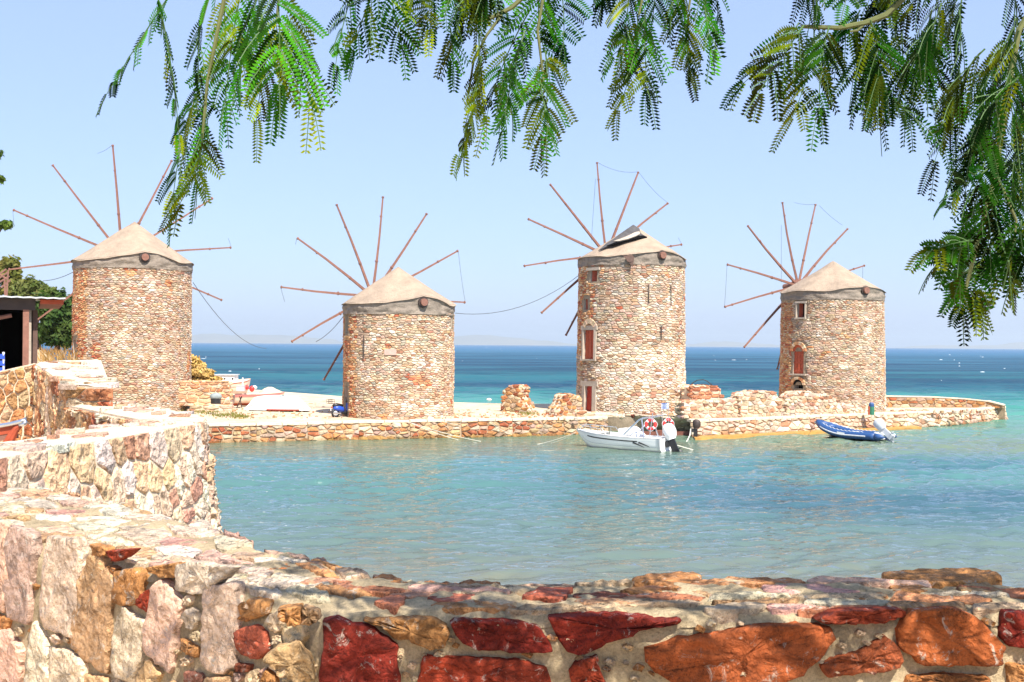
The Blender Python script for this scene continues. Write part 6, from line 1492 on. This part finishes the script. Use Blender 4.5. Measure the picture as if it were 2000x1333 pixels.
bush_tree('tall_tree', 'tall leafy tree mostly out of sight, its twig ends poking in at the left edge', 'tree', V(P(-90, 700, 60).x, 60, 4.9),
          [(-6, 302, 60, 12, 90, (1, 1, 1)), (-2, 350, 60, 15, 150, (1, 1, .8)), (8, 440, 60, 22, 260, (1.15, 1, .6)), (-60, 380, 60, 60, 1500, (1, 1, 1.5)), (-90, 480, 60, 60, 1200, (1, 1, 1))], leaf_mat('fig_foliage', (.05, .10, .02), (.12, .16, .03)), .15, 204)
bush_tree('dry_bush', 'dry golden bush growing above the warm retaining wall beside the leftmost windmill', 'bush', V(P(395, 745, 84).x, 84, 3.0), [(384, 722, 84, 26, 3600, (1, 1, 1.1)), (402, 732, 84, 20, 2200, (1, 1, .8)), (420, 741, 84, 15, 1100, (1.2, 1, .5)), (372, 706, 84, 20, 1600, (1, 1, 1)), (396, 744, 84, 22, 1500, (1.6, 1, .4))], M_DRY, .11, 205, True, M_SPAR)
# dry grass on the slope and green tufts on the quay
rng = random.Random(66); mb = MB()
for i in range(420):
    Y = rng.uniform(45, 92); q = P(rng.choice((85, 100, 122, 140)) + rng.gauss(0, 9), 690, Y); z = 4.62 + .55 * min(1, (Y - 18) / 70); h = rng.uniform(.1, .75) ** 1.8; a = rng.uniform(-.7, .7); p = V(q.x, Y, z - .05)
    t = rng.uniform(.7, 1.3); mb.add([p, p + V(.07, 0, 0), p + V(a * h, rng.uniform(-.2, .2), h)], [(0, 1, 2)], (t, t, t))
stuff(mb.build('dry_grass', leaf_mat('brown_grass', (.26, .13, .045), (.40, .25, .10), .2))); mb = MB()
for i in range(900):
    c = rng.choice(((400, 806), (430, 812), (455, 811), (372, 803), (1030, 808), (415, 803), (470, 815))); q = G(c[0] + rng.gauss(0, 9), c[1] + rng.gauss(0, 2.0), ZQ + .05); h = rng.uniform(.06, .22); t = rng.uniform(.7, 1.3)
    mb.add([q, q + V(.05, 0, 0), q + V(rng.uniform(-.1, .1), 0, h)], [(0, 1, 2)], (t, t, t))
stuff(mb.build('weeds', M_LEAFO))

# ------------------------------------------------------------------ mimosa tree overhanging the wall
M_FROND = leaf_mat('mimosa_leaflet', (.008, .068, .003), (.042, .155, .006), .36, .5, 6.0)
M_FRONDB = plain('mimosa_twig', (.11, .12, .035), .8, 0, .3, 30.0)
mim = thing('mimosa_tree', 'feathery mimosa tree overhanging the near stone wall, its fronds drooping across the sky', 'tree', (4.4, .6, 4.25))
M_STALK = plain('mimosa_stalk', (.045, .10, .018), .7, 0, .3, 30.0)
def frond(b0, b1, depth, plen, face, npair, rng, sag=.06, tone=1.0, skip=0.08, dd=0.0):
    """bipinnate leaf: curved midrib, opposite side-stalks, each with two rows of narrow leaflets"""
    npair = max(3, int(npair * .62)); plen *= 1.04; tone *= .55 if b0[0] > 1500 else 1.25 if b0[0] < 650 else .95  # shade and sun painted into leaf colour: darker at right, brighter at left
    A = P(b0[0], b0[1], depth); B = P(b1[0], b1[1], depth + dd); L = (B - A).length; k = depth / F; pl = plen * k
    side = V(1, 0, 0) if rng.random() < .5 else V(-1, 0, 0); bow = side * L * rng.uniform(-.05, .09) + V(0, rng.uniform(-.06, .06) * L, 0)
    def rp(t): return A.lerp(B, t) + bow * 4 * t * (1 - t) + UP * sag * L * 4 * t * (1 - t)
    warm = rng.random() < .16; mb = MB(); view = V(0, 1, 0); rb = MB(); rpts = [rp(i / 10) for i in range(11)]
    rb.tube(rpts, [.0019 * (1 - .6 * i / 10) for i in range(11)], 5)
    for j in range(npair + 1):
        t = .12 + .86 * j / npair; c = rp(t); tan = (rp(min(1, t + .02)) - rp(t - .02)).normalized()
        s0 = tan.cross(view)
        if s0.length < .1: s0 = V(1, 0, 0)
        s0.normalize(); nrm0 = s0.cross(tan)
        prof = (.55 + .45 * math.sin(math.pi * min(1, t * 1.15 + .05))) if t < .9 else .75
        for sg in (1, -1):
            if rng.random() < skip: continue
            fa = math.radians(face + rng.uniform(-22, 22)) ; s = (s0 * math.cos(fa) + nrm0 * math.sin(fa)) * sg; s.normalize()
            op = math.radians(rng.uniform(30, 60) if t < .93 else rng.uniform(5, 20)); d = tan * math.cos(op) + s * math.sin(op); ln = pl * prof * rng.uniform(.78, 1.1)
            nr = d.cross(tan * sg); 
            if nr.length < .05: nr = V(0, -1, 0)
            nr.normalize(); nr = (nr + V(rng.uniform(-.35, .35), rng.uniform(-.35, .35), rng.uniform(-.35, .35))).normalized()
            spc = rng.choice((.0042, .0050, .0064)); nl = max(8, int(ln / spc)); g = rng.uniform(.18, .6); q = rng.uniform(-.12, .12); fold = rng.uniform(-.25, .6); tn = tone * rng.choice((.15, .35, .7, 1.1, 1.7)); prev = c; yel = warm or rng.random() < .16  # tone steps from near-black to bright put leaf shade into the colour
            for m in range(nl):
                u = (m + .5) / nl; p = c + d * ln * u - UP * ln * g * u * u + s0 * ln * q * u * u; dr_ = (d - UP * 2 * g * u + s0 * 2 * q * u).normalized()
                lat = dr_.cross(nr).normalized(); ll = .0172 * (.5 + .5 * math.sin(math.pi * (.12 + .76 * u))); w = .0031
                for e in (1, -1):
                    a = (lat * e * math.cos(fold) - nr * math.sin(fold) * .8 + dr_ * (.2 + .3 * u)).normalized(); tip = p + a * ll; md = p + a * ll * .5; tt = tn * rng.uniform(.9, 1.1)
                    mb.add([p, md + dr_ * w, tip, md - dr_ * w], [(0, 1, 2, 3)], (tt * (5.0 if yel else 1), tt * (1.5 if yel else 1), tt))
            rb.tube([c + d * ln * u_ - UP * ln * g * u_ * u_ + s0 * ln * q * u_ * u_ for u_ in (0, .25, .5, .75, 1)], .0010, 3, caps=False)
    lf = mb.build('leaf', M_FROND, mim); rb.build('midrib', M_STALK, lf); return lf
rng = random.Random(500)
FR_ = [  # base px, tip px, side-stalk length px, face deg, pairs
 ((345, -30), (205, 190), 46, 62, 13), ((300, -40), (350, 270), 42, 66, 14), ((440, -60), (388, 150), 70, 50, 11), ((430, -20), (400, 250), 78, 40, 11), ((400, 150), (335, 420), 80, 55, 12), ((405, 175), (385, 360), 75, 45, 10), ((395, 260), (350, 400), 70, 60, 8),
 ((475, -40), (440, 200), 85, 45, 11), ((540, -40), (545, 170), 120, 15, 11), ((545, 20), (500, 240), 75, 50, 10), ((560, 30), (605, 200), 95, 20, 10), ((520, -60), (470, 140), 80, 45, 10),
 ((700, -50), (655, 130), 55, 50, 9), ((745, -40), (690, 100), 60, 40, 9), ((760, -40), (785, 90), 70, 30, 9), ((820, -60), (810, 100), 65, 45, 10), ((870, -50), (890, 40), 60, 40, 8), ((905, -50), (930, 50), 60, 45, 8), ((790, -50), (840, 60), 60, 40, 8), ((950, -60), (985, 25), 50, 50, 7),
 ((905, 40), (820, 180), 60, 55, 8), ((880, 60), (885, 120), 55, 40, 6), ((935, 70), (905, 300), 45, 62, 12), ((940, 110), (895, 310), 40, 66, 12), ((1035, 20), (950, 230), 75, 40, 11), ((1025, 60), (980, 260), 60, 55, 10), ((1060, -40), (1070, 120), 90, 25, 10), ((1065, 100), (1060, 270), 75, 30, 10), ((1090, -50), (1100, 90), 70, 30, 9), ((1050, 130), (1070, 250), 70, 55, 8), ((985, 110), (1000, 220), 60, 60, 7),
 ((1235, -60), (1215, 100), 70, 45, 10), ((1245, 30), (1205, 220), 62, 50, 10), ((1260, 20), (1265, 180), 75, 35, 9), ((1225, 60), (1195, 110), 50, 50, 6), ((1280, -60), (1270, 60), 60, 50, 8), ((1190, -50), (1175, 10), 40, 50, 6), ((1340, -60), (1350, 140), 62, 45, 11), ((1365, -50), (1390, 100), 60, 45, 9), ((1330, -60), (1310, 40), 50, 55, 7), ((1345, 30), (1345, 130), 55, 50, 7), ((1385, -60), (1400, 60), 50, 50, 8),
 ((1560, 45), (1450, 165), 60, 30, 9), ((1570, 50), (1480, 185), 75, 25, 10), ((1590, 60), (1545, 235), 70, 45, 11), ((1570, -20), (1530, 70), 60, 40, 7), ((1620, 50), (1600, 215), 80, 25, 11), ((1600, 40), (1640, 120), 90, 10, 8), ((1655, 40), (1690, 200), 85, 20, 11), ((1700, 40), (1715, 150), 100, 10, 10), ((1690, 130), (1790, 235), 70, 35, 10), ((1710, 120), (1720, 235), 75, 40, 9), ((1740, 20), (1830, 75), 80, 15, 9), ((1760, 60), (1770, 210), 80, 40, 10), ((1655, 60), (1700, 170), 90, 30, 10), ((1680, 20), (1640, 90), 70, 20, 8), ((1800, 60), (1845, 190), 75, 40, 9), ((1820, 20), (1810, 150), 80, 40, 9), ((1580, -40), (1600, 30), 60, 40, 7), ((1690, -60), (1650, 10), 60, 40, 7), ((1730, -60), (1740, 10), 60, 40, 7),
 ((1960, 120), (1840, 245), 50, 50, 10), ((1955, 180), (1865, 330), 60, 50, 11), ((1950, 90), (1940, 280), 80, 40, 11), ((1990, 60), (1985, 260), 85, 35, 11), ((1960, 260), (1920, 390), 80, 45, 10), ((1930, 330), (1845, 390), 55, 45, 8), ((1980, 300), (1975, 470), 80, 40, 11), ((1925, 350), (1890, 470), 75, 45, 9), ((1950, 380), (1935, 500), 75, 50, 9),
 ((1900, 470), (1805, 525), 60, 40, 9), ((1885, 480), (1815, 555), 55, 50, 9), ((1920, 440), (1870, 520), 60, 50, 8), ((1905, 510), (1870, 600), 62, 45, 9), ((1880, 560), (1870, 650), 60, 45, 9), ((1895, 570), (1905, 640), 55, 40, 7), ((1985, 470), (1950, 560), 70, 40, 9), ((1970, 510), (1965, 600), 62, 45, 9), ((1935, 480), (1915, 560), 60, 50, 8), ((1995, 430), (2000, 570), 70, 40, 10), ((1890, 530), (1850, 590), 50, 50, 8), ((2005, 200), (1975, 380), 80, 40, 11), ((1990, 150), (1920, 230), 70, 40, 9), ((1930, 200), (1900, 290), 60, 50, 9)]
for (a, b_, pl, face, npair) in FR_:
    if a[0] > 1790 and a[1] > 420: b_ = (b_[0] + 12, b_[1] - 34)
    if 760 < a[0] < 1900 and rng.random() < .14: continue
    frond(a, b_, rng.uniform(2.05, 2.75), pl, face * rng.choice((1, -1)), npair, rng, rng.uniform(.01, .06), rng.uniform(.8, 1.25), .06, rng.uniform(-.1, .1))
for i in range(30):                                             # dense upper right corner and hidden tops
    if i < 20:
        x = rng.uniform(1830, 2060); y = rng.uniform(-60, 300) if x > 1900 else rng.uniform(-60, 60)
    else: x = rng.choice((rng.uniform(1500, 1850), rng.uniform(760, 1000))); y = rng.uniform(-90, -25)
    a = rng.uniform(-.7, .45); l = rng.uniform(110, 190) * (1 if i < 20 else .6); frond((x, y), (x + l * math.sin(a), y + l * math.cos(a)), rng.uniform(2.1, 3.0), rng.uniform(60, 85), rng.uniform(20, 60), 8, rng, .04, rng.uniform(.4, .8), .05)
# twigs carrying the leaves
tw = MB()
for pts, r, Y in (([(1080, -60), (1000, 15), (960, 35), (920, 45)], .006, 2.4), ([(980, 30), (950, 70), (925, 120), (912, 200)], .0035, 2.4), ([(1800, -40), (1730, 30), (1690, 45), (1640, 55), (1565, 52)], .008, 2.45), ([(1690, 45), (1675, 60), (1660, 62)], .004, 2.45),
                  ([(2060, -60), (1990, 60), (1965, 200), (1945, 340), (1920, 430), (1900, 510), (1885, 570)], .007, 2.4), ([(1945, 340), (1985, 430), (1975, 520)], .004, 2.4), ([(450, -60), (425, 60), (405, 160), (395, 270)], .005, 2.35), ([(560, -80), (545, -10), (540, 40)], .004, 2.35), ([(1070, -60), (1050, 60), (1062, 160)], .004, 2.4), ([(1270, -80), (1248, 30)], .004, 2.5), ([(1360, -80), (1345, 20)], .004, 2.5), ([(1480, -90), (1300, -70), (1080, -60), (800, -75), (560, -80), (350, -60)], .011, 2.4), ([(2060, -60), (1800, -75), (1480, -90)], .016, 2.4)):
    tw.tube([P(x, y, Y) for x, y in pts], [r * (1 - .45 * i / (len(pts) - 1)) for i in range(len(pts))], 6)
tw.build('branch', M_FRONDB, mim)
lb = MB(); lb.tube([(4.4, .6, 4.2), (4.2, .7, 5.6), (3.7, 1.0, 6.9), (3.0, 1.4, 7.6)], [.17, .145, .12, .09], 10)
lb.build('trunk', M_SPARD, mim, True); lb = MB()
e = P(2060, -60, 2.4)
lb.tube([(3.0, 1.4, 7.6), (2.2, 1.9, 7.4), (1.7, 2.2, 7.1), e], [.06, .04, .025, .016], 6)
for (x, y, z) in ((1.6, 2.6, 7.9), (.4, 2.4, 8.0), (-.6, 2.2, 8.1), (2.6, 3.0, 8.0), (4.2, 2.8, 8.0), (3.6, .2, 8.4), (5.4, 1.8, 8.2), (1.2, .6, 8.3)):
    lb.tube([(3.0, 1.4, 7.6), ((3.0 + x) / 2, (1.4 + y) / 2, 7.95), (x, y, z)], [.06, .035, .012], 6)
lb.build('limb', M_SPARD, mim)
# upper crown out of frame: it throws the dappled shade on the wall
rng = random.Random(12); cr = MB()
def clump(p, r):
    nrm = V(rng.uniform(-.5, .5), rng.uniform(-.5, .5), 1).normalized(); ax = nrm.orthogonal().normalized(); ax.rotate(Matrix.Rotation(rng.random() * 6.28, 3, nrm)); bx_ = nrm.cross(ax); t = rng.uniform(.7, 1.2)
    for j in range(7):
        c = p + ax * (r * (-1 + 2 * j / 6))
        for s in (1, -1):
            d = (bx_ * s * .85 + ax * .5).normalized(); l = r * .62 * (1 - .4 * abs(j - 3) / 3); w = d.cross(nrm) * .013
            cr.add([c - w, c + w, c + d * l + w * .6 - UP * l * .25, c + d * l - w * .6 - UP * l * .25], [(0, 1, 2, 3)], (t, t, t))
cnt = 0
while cnt < CANOPY_N:
    x = rng.uniform(-.25, 6.2); y = rng.uniform(1.85, 3.5); z = 7.25 + abs(rng.gauss(0, .5)) + .12 * max(0, y)
    if z < 5.9 + .335 * y + .25: continue
    gap = noise.noise(V(x * 2.4, y * 2.4, 3.3))
    if gap < -.07 + .2 * (x < .35): continue
    clump(V(x, y, z), rng.uniform(.13, .2)); cnt += 1
stuff(cr.build('crown', M_FROND, mim))
